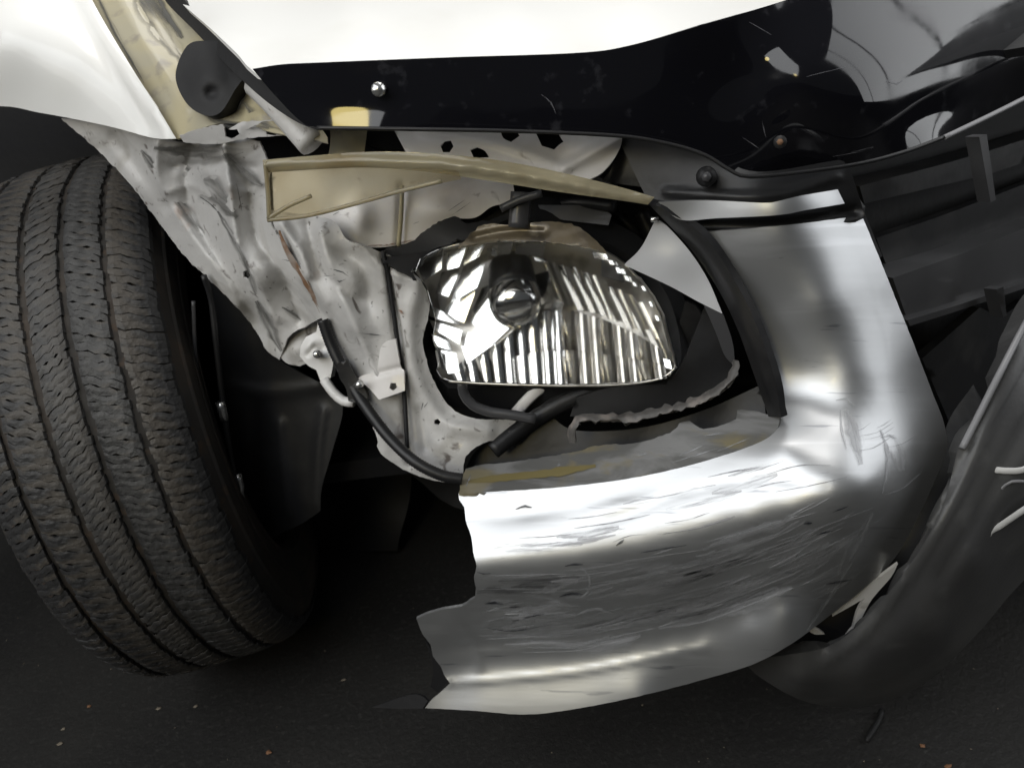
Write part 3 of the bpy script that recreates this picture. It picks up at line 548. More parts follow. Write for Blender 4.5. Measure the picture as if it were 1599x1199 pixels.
def tile(name, quad, dY, aim, mat, bulge=0.0, jit=.12, mix=1.0, n=(4, 4), wave=None):
    """a small mirror tile standing off the bowl, tilted so that it catches a given light"""
    q = np.array(quad, float); c2 = q.mean(0); q = c2+(q-c2)*1.07; g_ = []; na, nb = n; ST = []
    for i in range(na+1):
        for j in range(nb+1):
            s, t = i/na, j/nb; g_.append((1-s)*(1-t)*q[0]+s*(1-t)*q[1]+s*t*q[2]+(1-s)*t*q[3]); ST.append((s, t))
    g_ = np.array(g_); ST = np.array(ST); c = LS.pts(c2[None], bowl(c2[None])+dY)[0]
    nn = aimed(c, aim, jit); dv = c-np.array([0, 0, CH]); dv /= np.linalg.norm(dv); nn = nn*mix - dv*(1-mix); nn /= np.linalg.norm(nn)
    off = bulge*4*ST[:, 0]*(1-ST[:, 0]) if wave is None else wave(ST)
    V = on_plane(g_, c, nn, off); T = []
    for i in range(na):
        for j in range(nb):
            a = i*(nb+1)+j; T += [(a, a+1, a+nb+2), (a, a+nb+2, a+nb+1)]
    T = np.array(T); m_ = np.cross(V[T[:, 1]]-V[T[:, 0]], V[T[:, 2]]-V[T[:, 0]])
    if (m_*(V[T].mean(1)-np.array([0, 0, CH]))).sum() > 0: T = T[:, ::-1]
    VV, F, U = thicken(V, T, .0006, g_/500); return mk(name, VV, F, mat, lamp, True, U)
TILES = [([(652, 414), (690, 392), (688, 420), (662, 438)], .014, 'door'), ([(694, 392), (728, 383), (716, 416), (692, 422)], .012, 'roof'), ([(732, 384), (760, 378), (748, 400), (722, 414)], .012, 'door'),
         ([(726, 412), (762, 396), (744, 448), (706, 470)], .014, 'door'), ([(704, 474), (742, 452), (724, 502), (694, 492)], .012, 'door'), ([(690, 426), (718, 420), (700, 462), (682, 456)], .010, 'roof'),
         ([(674, 478), (700, 492), (722, 508), (672, 494)], .010, 'front'), ([(672, 500), (720, 516), (716, 536), (678, 514)], .010, 'door'), ([(674, 522), (700, 534), (706, 548), (684, 540)], .008, 'front'),
         ([(752, 452), (768, 444), (742, 494), (728, 510)], .006, 'dark'), ([(738, 502), (772, 456), (806, 500), (770, 534)], .016, 'door'), ([(732, 520), (768, 538), (730, 566), (722, 540)], .014, 'door'),
         ([(776, 452), (800, 474), (812, 502), (794, 490)], .012, 'roof'), ([(690, 548), (712, 552), (718, 580), (700, 582)], .010, 'front'), ([(680, 548), (688, 550), (696, 578), (684, 570)], .010, 'dark'),
         ([(810, 498), (828, 484), (826, 478), (808, 486)], .010, 'front'), ([(836, 430), (856, 424), (864, 462), (846, 474)], .004, 'dark'), ([(860, 462), (880, 474), (876, 484), (850, 482)], .004, 'dark'),
         ([(770, 384), (800, 380), (796, 396), (768, 400)], .008, 'dark'), ([(806, 380), (850, 382), (846, 400), (806, 396)], .008, 'dark'), ([(940, 400), (968, 416), (974, 440), (940, 430)], .004, 'dark')]
tile('reflector_backing', [(674, 404), (764, 384), (815, 498), (714, 584)], .010, 'roof', CHROMED, .001, .02)  # tile added behind the facets, mirrors the roof light to brighten their gaps
for q, d, a in TILES: tile('reflector_facet', q, d+.014, {'door': ['roof', 'roofl', 'low'][int(q[0][0]) % 3], 'front': 'roofr'}.get(a, a), CHROME, .0008, .06)
# fluted lower strip
def yb(x): return 598 - max(0, (x-960))*.10 - max(0, (740-x))*.06
def yt(x): return np.interp(x, [712, 760, 810, 850, 900, 950, 1000, 1050], [578, 544, 506, 488, 486, 500, 522, 552])
x = 712; k = 0
while x < 1040:
    w = 17; x2 = x+w
    for (ta, tb) in ((0, .52), (.56, 1)) if x > 800 else ((0, 1),):
        L_ = lambda xx, t: (xx-(1-t)*8, yt(xx)*(1-t)+yb(xx)*t)
        a_ = 'low' if x < 830 else ('roof' if k % 3 == 1 else ('roofr' if k % 3 else 'dark'))
        tile('flute', [L_(x, ta), L_(x2, ta), L_(x2, tb), L_(x, tb)], .012, a_, CHROME if x < 880 else CHROMED, jit=.18, mix=.8, n=(6, 4), wave=lambda ST: (.0020 if x < 830 else .0036)*np.sin(np.pi*ST[:, 0]))
    x += w+2.5; k += 1
# slanted slats upper right
for (xa, ya, xb, yb2, w) in ((872, 416, 902, 482, 8), (892, 420, 922, 486, 7), (911, 428, 938, 490, 7), (950, 450, 978, 510, 7), (1008, 516, 1022, 544, 7)):
    tile('reflector_slat', [(xa, ya), (xa+w, ya), (xb+w, yb2), (xb, yb2)], .016, 'roof', SMOKE, .0003, .02)
for (xa, ya, xb, yb2, w) in ((882, 420, 910, 484, 8), (902, 424, 930, 488, 7), (922, 432, 948, 496, 9), (936, 440, 962, 500, 10), (962, 454, 986, 512, 9), (976, 462, 1006, 524, 12), (992, 474, 1018, 530, 12), (846, 410, 872, 470, 7), (858, 412, 884, 476, 9), (1024, 530, 1036, 560, 8)):
    tile('reflector_slat', [(xa, ya), (xa+w, ya), (xb+w, yb2), (xb, yb2)], .010, 'dark', CHROMED, .0012, .5, .7)
for (xx, yy, w, h) in ((926, 394, 20, 9), (950, 406, 12, 6), (962, 418, 12, 7), (974, 430, 10, 7), (834, 402, 18, 5), (760, 388, 12, 9), (1036, 560, 10, 13), (1000, 446, 7, 6), (1012, 470, 6, 7), (1022, 492, 6, 7), (986, 440, 7, 5)):
    tile('reflector_facet', [(xx, yy), (xx+w, yy+3), (xx+w+3, yy+h+3), (xx+3, yy+h)], .022, RNG.choice(['roof', 'roofl']), CHROME, .0004, .1)
# bulb shield: chrome cap on a short barrel
cb = P(800, 440, .735); axb = npa((-.05, -.93, -.36)); axb /= np.linalg.norm(axb)
lathe('bulb_barrel', [(-.02, .022), (.0, .0235), (.012, .0235), (.016, .022), (.016, .0)], cb, axb, BLACKP, lamp, 40)
lathe('bulb_shield', [(.006, .0245), (.010, .0255), (.026, .0250), (.034, .0215), (.038, .015), (.0395, .008), (.0398, .0)], cb+np.array([0, 0, -.006]), axb, CHROME, lamp, 40)
sheet('clear_cover', LO, LS, HAZEC, lamp, .0012, 8, wr=[lambda q: .030-.010*(((q[:, 0]-850)/200)**2+((q[:, 1]-490)/110)**2)])
# smoked lens remnant along the top
sv = Surf([(720, 385, .69), (770, 350, .70), (850, 345, .69), (950, 385, .665), (850, 385, .675)])
sheet('lens_remnant', [(716, 386), (736, 366), (752, 352), (800, 350), (860, 346), (896, 352), (920, 366), (940, 386), (950, 398), (920, 388), (870, 380), (810, 376), (760, 378)], sv, BROWNP, lamp, .003, 5, rag=.7, wr=[ridge([(740, 372), (790, 362), (850, 362)], 5, -.004)], noise=.002)
tube('lens_edge', [(700, 595, .672), (760, 599, .665), (860, 602, .652), (960, 601, .642), (1020, 594, .637), (1044, 584, .635), (1056, 572, .635)], .0014, CHROMED, lamp, 8)
tube('lens_edge', [(975, 412, .665), (1010, 450, .655), (1034, 492, .645), (1046, 535, .64), (1056, 570, .636)], .0013, CHROMED, lamp, 6, wob=.0004)
tube('adjuster_post', [(814, 300, .70), (812, 330, .695), (810, 356, .69)], .0095, GREYP, lamp, 8, squash=.6)
tube('adjuster_arm', [(782, 326, .69), (812, 312, .688), (846, 302, .686)], .0035, GREYP, lamp, 8)
# ------------------------------------------------------------------ yellowed lens strip hanging above
SS = Surf([(413, 250, .672), (420, 344, .665), (560, 240, .66), (560, 318, .652), (700, 244, .648), (700, 288, .642), (860, 268, .635), (860, 300, .630), (1015, 310, .615)])
strip = empty('broken_lens_strip', tuple(P(700, 270, .65)), parent=car)
sheet('clear_web', [(415, 256), (560, 250), (700, 262), (720, 280), (650, 295), (560, 318), (480, 337), (420, 346), (417, 300)], SS, AMBER, strip, .0022, 7, noise=.001)
sheet('upper_flange', [(410, 250), (480, 244), (560, 238), (640, 238), (760, 248), (860, 266), (960, 290), (1022, 308), (1012, 320), (960, 312), (860, 298), (760, 282), (660, 268), (560, 262), (412, 270)], SS, AMBER2, strip, .004, 7, wr=[ridge([(412, 258), (560, 252), (700, 258), (860, 283), (1010, 313)], 5, .005)])
for pl in ([(418, 344), (480, 337), (560, 317), (620, 300), (690, 283)], [(414, 252), (418, 300), (420, 342)], [(418, 342), (450, 322), (486, 306)]):
    c = cr(pl, 8); V_, F_ = tube_bm(SS.pts(c, np.full(len(c), .002)), .0018, 8); mk('lens_rib', V_, F_, AMBER2, strip)
# ------------------------------------------------------------------ slam panel corner, black plates
sv = Surf([(960, 215, .70), (1040, 300, .665), (1180, 300, .625), (1310, 262, .63), (1330, 340, .62), (1100, 365, .63)])
pl = sheet('black_top_plate', [(960, 206), (1100, 236), (1180, 268), (1310, 250), (1326, 262), (1352, 340), (1230, 362), (1105, 368), (1060, 350), (1018, 322), (1000, 290)], sv, BLACKP, car, .004, 7, noise=.001,
      wr=[ridge([(1040, 300), (1200, 306), (1310, 276)], 5, .004), ridge([(1062, 352), (1220, 352), (1335, 328)], 8, -.008)])
V_, F_ = tube_bm([P(1103, 276, .640), P(1103, 276, .628)], [.0085, .0075], 14); mk('bolt', V_, F_, BLACKP, pl)
V_, F_ = tube_bm([P(1103, 276, .628), P(1103, 276, .622)], [.0045, .0040], 6); mk('bolt_head', V_, F_, GREYP, pl)
# ------------------------------------------------------------------ silver bumper
BC_ = []
ST_ = np.array([(743, 898, .553, 834, 770, 945, 1012, 1064, 1108, 1.35), (900, 880, .532, 820, 758, 942, 1006, 1048, 1106, 1.35), (1000, 860, .520, 801, 743, 925, 992, 1031, 1088, 1.5), (1100, 835, .508, 780, 720, 900, 975, 1012, 1062, 6), (1235, 800, .488, 745, 690, 860, 925, 960, 1004, 9)])
for x in (743, 800, 850, 900, 950, 1000, 1050, 1100, 1170, 1235):
    y2, Y2, ym, y1, y3, y5, y6, y7, s7 = [float(np.interp(x, ST_[:, 0], ST_[:, c_])) for c_ in range(1, 10)]
    n2 = (x, y2, Y2); m_ = climb(x-4, ym, n2, 1.35); t_ = climb(x-8, y1, m_, .85)
    l3 = climb(x, y3, n2, -6.0); l5 = climb(x, y5, l3, -5.0); l6 = climb(x, y6, l5, 2.4); l7 = climb(x, y7, l6, s7)
    BC_ += [n2, m_, t_, l3, l5, l6, l7]
BS = Surf(BC_ + [(1098, 362, .628), (1165, 470, .611), (1203, 580, .590), (1216, 645, .562), (1225, 350, .598), (1288, 470, .581), (1335, 580, .562), (1374, 690, .523), (1345, 765, .485),
           (1160, 356, .611), (1228, 470, .594), (1270, 580, .574), (1292, 650, .545),
           (1286, 345, .610), (1345, 338, .634), (1345, 470, .594), (1400, 470, .618), (1394, 580, .575), (1450, 590, .600), (1425, 690, .538), (1476, 680, .566),
           (1440, 790, .545), (1398, 870, .545), (1392, 775, .503), (1340, 880, .506), (1300, 960, .532), (655, 968, .572), (690, 1045, .574)], 5e-4)
BO = [(1098, 363), (1225, 352), (1346, 337), (1372, 400), (1400, 470), (1430, 545), (1455, 610), (1474, 660), (1478, 700), (1460, 750), (1432, 810), (1398, 870), (1350, 918), (1290, 965), (1240, 1002), (1180, 1035), (1100, 1060), (1000, 1086), (900, 1106), (820, 1115), (740, 1109), (664, 1105),
      (672, 1094), (688, 1080), (703, 1066), (694, 1054), (688, 1040), (676, 1024), (672, 1006), (660, 990), (654, 976), (651, 966), (668, 958), (694, 951), (722, 946), (734, 938), (741, 934), (743, 918), (740, 902), (744, 884), (739, 862), (736, 838), (727, 812), (725, 792), (717, 780), (716, 770), (800, 766), (900, 758), (1000, 744), (1100, 720), (1180, 693), (1212, 672), (1219, 650), (1208, 590), (1180, 500), (1146, 430)]
bw = [crease([(700, 1066), (800, 1058), (900, 1048), (1000, 1030), (1100, 1010)], 5, .0016), crease([(745, 950), (900, 945), (1100, 905), (1300, 830)], 6, -.0010), crease([(655, 972), (760, 992), (880, 980), (1000, 960)], 7, -.0022), crease([(690, 1030), (760, 1020), (900, 1000), (1100, 965)], 5, .0012), crease([(745, 905), (820, 915), (860, 935), (800, 955)], 6, -.0022), lump(700, 985, 30, 18, .004), crease([(700, 955), (740, 1000), (750, 1040)], 8, .0025),
      ridge([(730, 862), (830, 850), (950, 815), (1050, 775), (1180, 748), (1290, 760)], 8, -.0007), ridge([(745, 925), (850, 932), (905, 925)], 9, -.0018), ridge([(745, 965), (900, 960), (1100, 925), (1300, 850)], 6, .002), ridge([(700, 1010), (900, 995), (1100, 960), (1260, 905)], 5, -.0018),
      ridge([(760, 975), (800, 960), (850, 980)], 5, .003), lump(830, 800, 60, 14, -.0018, -8), lump(970, 790, 50, 10, .0015, -12), lump(1320, 840, 30, 20, -.003)]
bump_ = sheet('bumper_cover', BO, BS, SILVER, car, .003, 7, wr=bw, rag=.15, corner=48,
      lines=[[(1225, 350), (1288, 470), (1335, 580), (1378, 690)], [(743, 898), (900, 880), (1100, 835), (1250, 795), (1325, 772)]])
bump_['label'] = 'silver bumper corner with scraped paint and a torn left end'
rr = random.Random(5)
def along(x, v):   # a path running along the bumper; v = 0 top crease .. 1 bottom
    T0 = np.interp(x, [700, 900, 1100, 1250, 1330], [770, 758, 725, 690, 690]); B0 = np.interp(x, [660, 900, 1100, 1250, 1400], [1080, 1085, 1040, 975, 860]); return T0*(1-v)+B0*v
ws = []; gs = []; ds = []
for i in range(46):
    x0 = rr.uniform(745, 1220); L = rr.uniform(30, 170); v = rr.uniform(.38, .80); dv = rr.uniform(-.02, .02)
    ws.append(([(x0+L*t, along(x0+L*t, v+dv*t)) for t in (0, .35, .7, 1)], rr.uniform(1.2, 3.6)))
for i in range(11):
    x0 = rr.uniform(740, 1230); L = rr.uniform(25, 120); v = rr.uniform(.06, .36)
    gs.append(([(x0+L*t, along(x0+L*t, v+rr.uniform(-.01, .01))) for t in (0, .5, 1)], rr.uniform(1.2, 3.5)))
for i in range(22):
    x0 = rr.uniform(1180, 1300); y0 = rr.uniform(800, 940); L = rr.uniform(20, 60)
    ws.append(([(x0, y0), (x0+L*.5, y0-L*.22), (x0+L, y0-L*.5)], rr.uniform(1.5, 4)))
for i in range(7):
    x0 = rr.uniform(1330, 1390); y0 = 660+i*6; L = rr.uniform(20, 55); ws.append(([(x0, y0+8), (x0+L*.5, y0+3), (x0+L, y0-L*.25)], rr.uniform(1.2, 2.6)))
for i in range(20):
    x0 = rr.uniform(745, 860); y0 = rr.uniform(942, 985); L = rr.uniform(20, 60); ws.append(([(x0, y0), (x0+L*.5, y0-rr.uniform(0, 6)), (x0+L, y0-rr.uniform(2, 10))], rr.uniform(2, 5)))
ws += [([(1305, 625), (1322, 622), (1335, 635)], 5), ([(1312, 640), (1314, 670), (1322, 700)], 5), ([(1375, 670), (1385, 700), (1385, 740), (1378, 770)], 8), ([(1385, 772), (1410, 762), (1438, 738)], 4), ([(1375, 683), (1390, 680), (1400, 684)], 4), ([(905, 885), (920, 900), (918, 925), (900, 935)], 5),
       ([(900, 960), (930, 950), (960, 958)], 7), ([(1260, 985), (1290, 940), (1330, 880)], 8), ([(920, 912), (1000, 900), (1090, 880), (1180, 850)], 6)]
ds += [([(800, 1045-150), (825, 888), (843, 884)], 0.1), ([(882, 884), (896, 881), (910, 881)], 4), ([(873, 932), (892, 927), (910, 928)], 7), ([(757, 943), (772, 941), (786, 943)], 6), ([(795, 948), (812, 947)], 4), ([(745, 893), (755, 896), (766, 895)], 4), ([(962, 852), (970, 846), (974, 842)], 5), ([(1000, 863), (1040, 856), (1072, 851)], 3),
       ([(800, 970), (830, 962), (850, 958)], 4), ([(1255, 818), (1268, 816)], 8), ([(1300, 800), (1325, 790)], 3), ([(805, 795), (820, 790), (830, 792)], 7), ([(1275, 835), (1300, 828)], 4), ([(760, 980), (800, 985), (860, 975)], 2.4), ([(1290, 912), (1330, 905)], 4)]
sm = []; dk = []
for i in range(16):
    x0 = rr.uniform(745, 1150); L = rr.uniform(90, 240); v = rr.uniform(.42, .78); dv = rr.uniform(-.03, .01)
    (sm if i % 3 else dk).append(([(x0+L*t, along(x0+L*t, v+dv*t)) for t in (0, .35, .7, 1)], rr.uniform(9, 22)))
for i in range(26):
    x0 = rr.uniform(745, 1180); L = rr.uniform(70, 200); v = rr.uniform(.40, .80)
    sm.append(([(x0+L*t, along(x0+L*t, v-.01*t)) for t in (0, .35, .7, 1)], rr.uniform(12, 34)))
for i in range(9):
    x0 = rr.uniform(745, 1150); L = rr.uniform(60, 200); v = rr.uniform(.08, .34)
    sm.append(([(x0+L*t, along(x0+L*t, v-.01*t)) for t in (0, .35, .7, 1)], rr.uniform(8, 24)))
for i in range(12):
    x0 = rr.uniform(1190, 1290); y0 = rr.uniform(820, 930); L = rr.uniform(40, 90); sm.append(([(x0, y0), (x0+L*.5, y0-L*.25), (x0+L, y0-L*.6)], rr.uniform(8, 18)))
sm += [([(1320, 640), (1335, 680), (1345, 725)], 34), ([(1382, 680), (1400, 705), (1410, 735)], 40), ([(1310, 900), (1335, 850), (1362, 800)], 22), ([(770, 985), (830, 972), (900, 962)], 26), ([(830, 925), (870, 912), (902, 905)], 36), ([(750, 905), (900, 892), (1040, 868)], 12)]
dk += [([(745, 925), (800, 922), (860, 926)], 24)]
ribbons('paint_smears', sm, BS, SMEAR, bump_, .0005, .0002, bw)
ribbons('dark_smears', dk, BS, DSMEAR, bump_, .0004, .0002, bw)
ribbons('white_scrapes', ws, BS, WSCR, bump_, .0007, .0003, bw)
ribbons('grey_scrapes', gs, BS, GSCR, bump_, .0006, .0003, bw)
ribbons('dark_gouges', ds, BS, DSCR, bump_, .0009, .0003, bw)
FS = Surf([(718, 770, .604), (900, 757, .584), (1100, 720, .567), (1215, 665, .550), (722, 738, .645), (900, 706, .625), (1060, 665, .605), (1190, 640, .58)])
fl = sheet('bumper_flange', [(717, 771), (722, 740), (738, 728), (820, 718), (900, 705), (930, 696), (1000, 690), (1050, 674), (1060, 660), (1078, 657), (1092, 668), (1115, 668), (1150, 654), (1152, 640), (1172, 640), (1196, 646), (1219, 648), (1214, 672), (1182, 694), (1100, 721), (1000, 745), (900, 759), (800, 767)], FS, PRIMER, car, .0025, 6, rag=.5, noise=.0006)
ribbons('primer_patches', [([(730, 752), (790, 745), (860, 738), (930, 727)], 14)], FS, material('yellow_primer', (.20, .165, .07), .5), fl, .0008, .0003)
ribbons('white_scrapes', [([(990, 712), (1010, 708)], 4), ([(1060, 712), (1100, 694)], 3), ([(1100, 680), (1130, 676)], 4), ([(1050, 722), (1120, 700)], 2.5), ([(735, 740), (728, 760)], 4), ([(1120, 705), (1170, 684)], 2.5), ([(870, 728), (875, 724)], 4)], FS, WSCR, fl, .0008, .0003)
# upper filler strip and rubber edge
sv = Surf([(1028, 316, .632), (1245, 308, .588), (1307, 296, .604), (1062, 342, .625), (1318, 318, .600), (1225, 334, .584)])
sheet('bumper_top_strip', [(1028, 316), (1100, 313), (1190, 317), (1212, 315), (1250, 306), (1308, 296), (1319, 318), (1260, 328), (1215, 336), (1120, 341), (1062, 343)], sv, SILVER2, car, .003, 6)
sv = Surf([(1015, 318, .640), (1100, 385, .625), (1185, 560, .58), (1215, 655, .552), (1070, 385, .65), (1160, 560, .61)])
sheet('rubber_edge', [(1012, 318), (1040, 328), (1100, 370), (1148, 440), (1182, 510), (1209, 590), (1220, 652), (1200, 650), (1172, 570), (1150, 510), (1120, 450), (1075, 385)], sv, BLACKP, car, .006, 6, wr=[ridge([(1026, 322), (1090, 380), (1140, 450), (1178, 540), (1208, 640)], 8, .004)])
sv = Surf([(975, 415, .655), (1022, 343, .652), (1100, 440, .635), (1128, 490, .625), (1145, 575, .615)])
sheet('clear_shard', [(1024, 343), (1040, 352), (1075, 390), (1105, 436), (1128, 490), (1090, 471), (1050, 449), (1010, 430), (974, 414), (1000, 388)], sv, CLEAR, car, .0025, 7, wr=[lump(1050, 410, 40, 30, .004)])
sheet('clear_shard', [(1098, 474), (1130, 492), (1144, 535), (1148, 572), (1132, 556), (1118, 520)], sv, GREYP, car, .0025, 6)
tube('shard_tip_screw', [(1016, 343, .648), (1028, 343, .648)], .0022, BRIGHT, car, 6)
# ------------------------------------------------------------------ below the headlight
tube('bent_bracket_rod', [(722, 596, .675), (724, 614, .675), (738, 632, .672), (765, 643, .668), (800, 648, .664), (836, 655, .66)], .0050, GREYP, car, 8, squash=.6)
tube('pale_strut', [(850, 600, .70), (826, 622, .70), (806, 644, .70)], .0060, STEELC, car, 8, squash=.5)
tube('black_strut', [(940, 604, .69), (870, 634, .685), (820, 664, .68), (770, 704, .665)], .0085, BLACKP, car, 10, squash=.7)
tube('black_strut', [(900, 606, .70), (850, 640, .695), (800, 690, .68)], .0060, BLACKP, car, 8)
CHIP = material('chipped_grey_plastic', (.10, .095, .09), .5, layers=[(s3(60), 5, .50, .64, (.26, .23, .21), .8), (s3(40), 4, .6, .7, (.04, .036, .033), .8)], bump=[(s3(80), .6, .003)])
RIM = [(893, 692, .632), (892, 668, .635), (902, 654, .638), (930, 650, .636), (975, 652, .63), (1020, 644, .62), (1070, 632, .608), (1110, 616, .60), (1140, 592, .60), (1150, 562, .61)]
up_ = cr([(x, y) for x, y, z in RIM], 9); tg_ = np.gradient(up_, axis=0); tg_ /= np.linalg.norm(tg_, axis=1, keepdims=True); nr_ = np.stack([tg_[:, 1], -tg_[:, 0]], 1)
wd = 4+RNG.random(len(up_))*6; ol = np.concatenate([up_+nr_*wd[:, None], (up_-nr_*(3+RNG.random(len(up_))*6)[:, None])[::-1]])
sheet('broken_trim_edge', [tuple(q) for q in ol], Surf(RIM + [(x+6, y+14, z-.012) for x, y, z in RIM[2:8]]), CHIP, car, .006, 5, rag=.8, corner=10, wr=[ridge([(x, y) for x, y, z in RIM], 4, .004)], noise=.002)
sv = Surf([(880, 620, .66), (1150, 560, .64), (1150, 480, .66), (960, 650, .65)])
sheet('black_lamp_pocket', [(890, 650), (900, 620), (960, 604), (1040, 600), (1066, 566), (1100, 480), (1128, 500), (1146, 570), (1120, 608), (1040, 636), (960, 648)], sv, BLACKM, car, .004, 8, noise=.006)
sv = Surf([(760, 720, .64), (900, 700, .63), (900, 640, .66), (1180, 640, .60), (1180, 600, .63)])
sheet('bumper_support', [(722, 742), (745, 702), (800, 668), (860, 650), (900, 672), (1000, 668), (1100, 640), (1190, 600), (1196, 650), (1060, 700), (900, 722)], Surf([(722, 742, .69), (860, 650, .70), (1190, 600, .66), (900, 722, .67), (1196, 650, .64)]), BLACKP, car, .004, 9, noise=.003)
sheet('lower_bumper_flap', [(580, 1104), (640, 1084), (662, 1088), (668, 1094), (660, 1106), (620, 1106)], Surf([(580, 1104, .60), (668, 1088, .575), (660, 1106, .572)]), BLACKM, car, .003, 6)
sheet('lower_bumper_flap', [(664, 1000), (690, 1040), (702, 1062), (684, 1080), (672, 1072), (676, 1040)], Surf([(664, 1000, .60), (702, 1062, .585), (672, 1072, .60)]), BLACKM, car, .003, 6)
# ------------------------------------------------------------------ grille
grille = empty('grille', tuple(P(1500, 400, .8)), parent=car)
def gbar(name, q, Y0, Y1, mat, th=.02):
    x0 = min(a for a, b in q); x1 = max(a for a, b in q); dY = lambda x: 1/(1/Y0+(1/Y1-1/Y0)*(x-x0)/(x1-x0))
    return sheet(name, q, Surf([(a, b, dY(a)) for a, b in q]), mat, grille, th, 12, corner=3)
gbar('grille_back', [(1318, 262), (1480, 205), (1760, 80), (1760, 900), (1500, 760), (1400, 470)], .74, 1.05, BLACKM, .01)
gbar('grille_bar', [(1342, 291), (1530, 240), (1760, 165), (1760, 200), (1545, 272), (1350, 318)], .68, .98, BLACKP, .03)
gbar('grille_bar', [(1394, 434), (1500, 397), (1600, 356), (1760, 290), (1760, 376), (1600, 440), (1500, 474), (1417, 499)], .655, .96, GREYS, .05)
gbar('grille_bar_lip', [(1417, 500), (1500, 475), (1600, 441), (1760, 377), (1760, 386), (1600, 450), (1500, 484), (1421, 509)], .648, .95, GREYS, .02)
gbar('grille_panel', [(1368, 372), (1500, 326), (1760, 225), (1760, 280), (1500, 385), (1388, 424)], .70, 1.0, BLACKP, .01)
gbar('grille_panel', [(1440, 560), (1530, 480), (1562, 496), (1600, 470), (1760, 420), (1700, 700), (1500, 700)], .71, .98, BLACKP, .01)
gbar('grille_post', [(1529, 214), (1541, 210), (1555, 312), (1547, 316)], .670, .685, GREYP, .012)
gbar('grille_post', [(1556, 452), (1567, 448), (1572, 492), (1566, 496)], .70, .715, GREYP, .012)
gbar('grille_edge', [(1310, 262), (1326, 262), (1352, 338), (1378, 400), (1372, 404), (1342, 338)], .645, .665, GREYP, .012)
# ------------------------------------------------------------------ dark guard bar sweeping under the corner
GS = Surf([(1599, 500, .60), (1540, 640, .545), (1500, 740, .520), (1440, 870, .500), (1370, 960, .505), (1290, 1010, .520), (1190, 1025, .55),
           (1760, 400, .70), (1760, 700, .60), (1660, 640, .555), (1600, 760, .515), (1520, 880, .490), (1450, 980, .490), (1350, 1050, .505), (1250, 1060, .52), (1760, 960, .60), (1600, 905, .545), (1530, 985, .53), (1450, 1062, .535), (1370, 1098, .545), (1290, 1104, .555), (1170, 1046, .57)])
gw = [ridge([(1600, 545), (1548, 650), (1500, 760), (1430, 880), (1350, 985), (1290, 1030)], 9, .006), ridge([(1640, 600), (1580, 700), (1530, 800), (1470, 900)], 12, -.004)]
guard = sheet('guard_bar', [(1760, 330), (1640, 440), (1599, 505), (1560, 580), (1530, 640), (1500, 690), (1472, 790), (1430, 868), (1375, 940), (1330, 985), (1290, 1010), (1230, 1022), (1160, 1030), (1180, 1052), (1240, 1088), (1300, 1103), (1370, 1099), (1450, 1062), (1530, 985), (1600, 905), (1760, 760)], GS, GUARD, car, .02, 10, wr=gw)
tube('guard_bar_highlight', [(1640, 440, .60), (1600, 508, .588), (1560, 585, .556), (1530, 645, .540), (1502, 700, .525)], .0028, GSOL, car, 8)  # edge highlight painted in as a pale grey bead
tube('scraped_plastic', [(1620, 722, .515), (1596, 734, .512), (1568, 735, .516), (1552, 733, .52)], .0028, WSOL, car, 8, squash=.4)
tube('scraped_plastic', [(1640, 770, .52), (1600, 795, .506), (1560, 822, .503), (1546, 830, .502), (1536, 850, .499), (1526, 866, .497), (1520, 884, .495)], .0030, WSOL, car, 8, squash=.4)
tube('scraped_plastic', [(1600, 752, .508), (1580, 752, .51), (1562, 765, .512), (1552, 790, .508), (1548, 815, .504)], .0014, GSOL, car, 6, squash=.5)
sv = Surf([(1400, 880, .53), (1290, 960, .545), (1340, 960, .54)])
sheet('silver_trim_fragment', [(1402, 880), (1392, 900), (1362, 935), (1345, 965), (1330, 985), (1338, 955), (1350, 934), (1322, 950), (1300, 962), (1340, 928), (1375, 900)], sv, CLIPW, car, .003, 6)
sheet('silver_trim_fragment', [(1338, 972), (1344, 982), (1336, 996), (1322, 1006), (1311, 1008), (1322, 992)], sv, CLIPW, car, .003, 4)
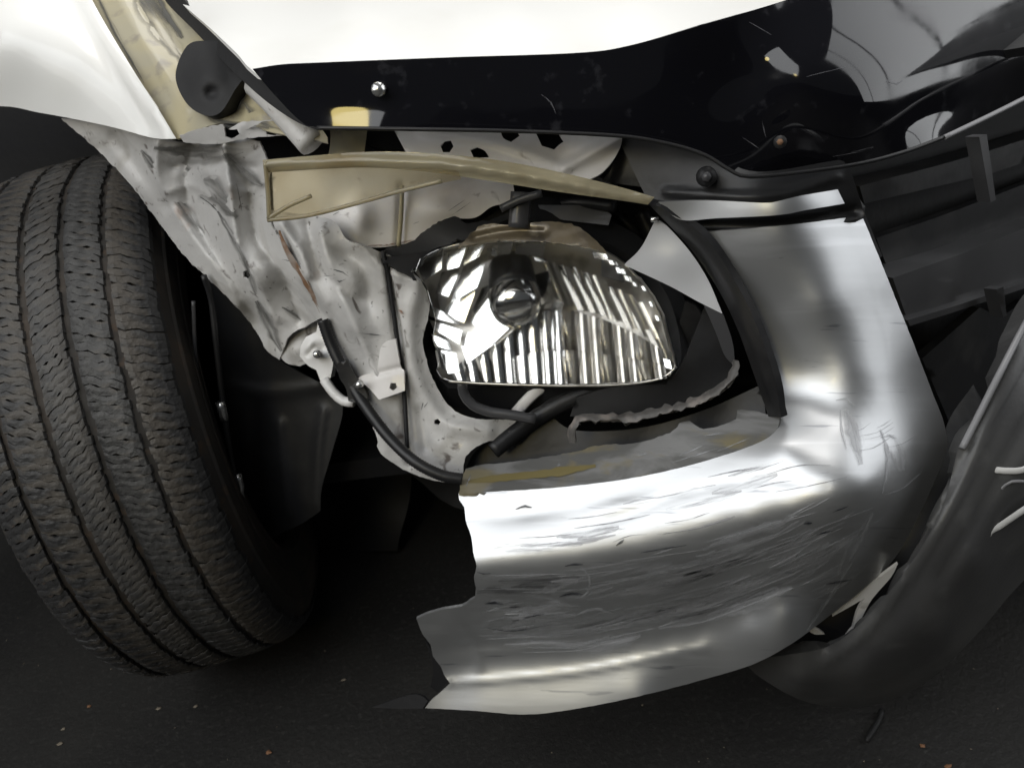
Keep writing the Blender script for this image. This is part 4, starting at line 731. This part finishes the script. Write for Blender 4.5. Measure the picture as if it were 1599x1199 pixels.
sheet('silver_trim_fragment', [(1262, 984), (1276, 982), (1288, 990), (1272, 990)], Surf([(1262, 984, .54), (1288, 990, .54), (1272, 980, .54)]), CLIPW, car, .003, 4)
sv = Surf([(1230, 990, .57), (1400, 880, .56), (1480, 700, .60), (1340, 1000, .56)])
sheet('bumper_under_lip', [(1180, 1036), (1300, 952), (1400, 860), (1460, 740), (1480, 660), (1520, 600), (1540, 660), (1500, 790), (1440, 890), (1370, 970), (1290, 1025), (1220, 1040)], Surf([(1180, 1036, .60), (1400, 860, .60), (1520, 600, .68), (1440, 890, .58), (1290, 1025, .58)]), BLACKP, car, .004, 10)
# ------------------------------------------------------------------ floor litter
V = []; F = []; rr = random.Random(3)
def flake(px, py, r, z=.001):
    c = PG(px, py); n = len(V); k = rr.randint(4, 6); a0 = rr.uniform(0, 6)
    for j in range(k):
        a = a0+6.283*j/k; V.append(c+np.array([math.cos(a)*r*rr.uniform(.5, 1.2), math.sin(a)*r*rr.uniform(.4, .9), z+rr.uniform(0, .001)]))
    V.append(c+np.array([0, 0, z+r*.5])); F.extend([(n+j, n+(j+1) % k, n+k) for j in range(k)])

for a in [(1440, 1165), (140, 1103), (420, 1175), (1480, 1197)]: flake(*a, .0045)
lo = mk('orange_litter', V, F, ORNG, None, False); lo['kind'] = 'stuff'; lo['label'] = 'small rust orange flakes scattered on the asphalt'
V = []; F = []
for a in [(100, 1138), (94, 1162), (307, 1103), (537, 1062), (248, 1107)]: flake(*a, .004)
for i in range(50):
    flake(rr.uniform(0, 1599), rr.uniform(900, 1199), rr.uniform(.0006, .0017))
lo = mk('pale_grit', V, F, STONE, None, False); lo['kind'] = 'stuff'; lo['label'] = 'pale grit scattered over the dark asphalt'
p0, p1 = PG(1376, 1112), PG(1356, 1160); tw = [p0+(p1-p0)*t+np.array([.002*math.sin(t*5), 0, .004]) for t in np.linspace(0, 1, 8)]
V_, F_ = tube_bm(tw, [.003, .0034, .003, .0032, .003, .0034, .003, .002], 8); tw = mk('twig', V_, F_, BLACKM)
tw['label'] = 'short dark twig lying on the asphalt below the guard bar'; tw['category'] = 'twig'
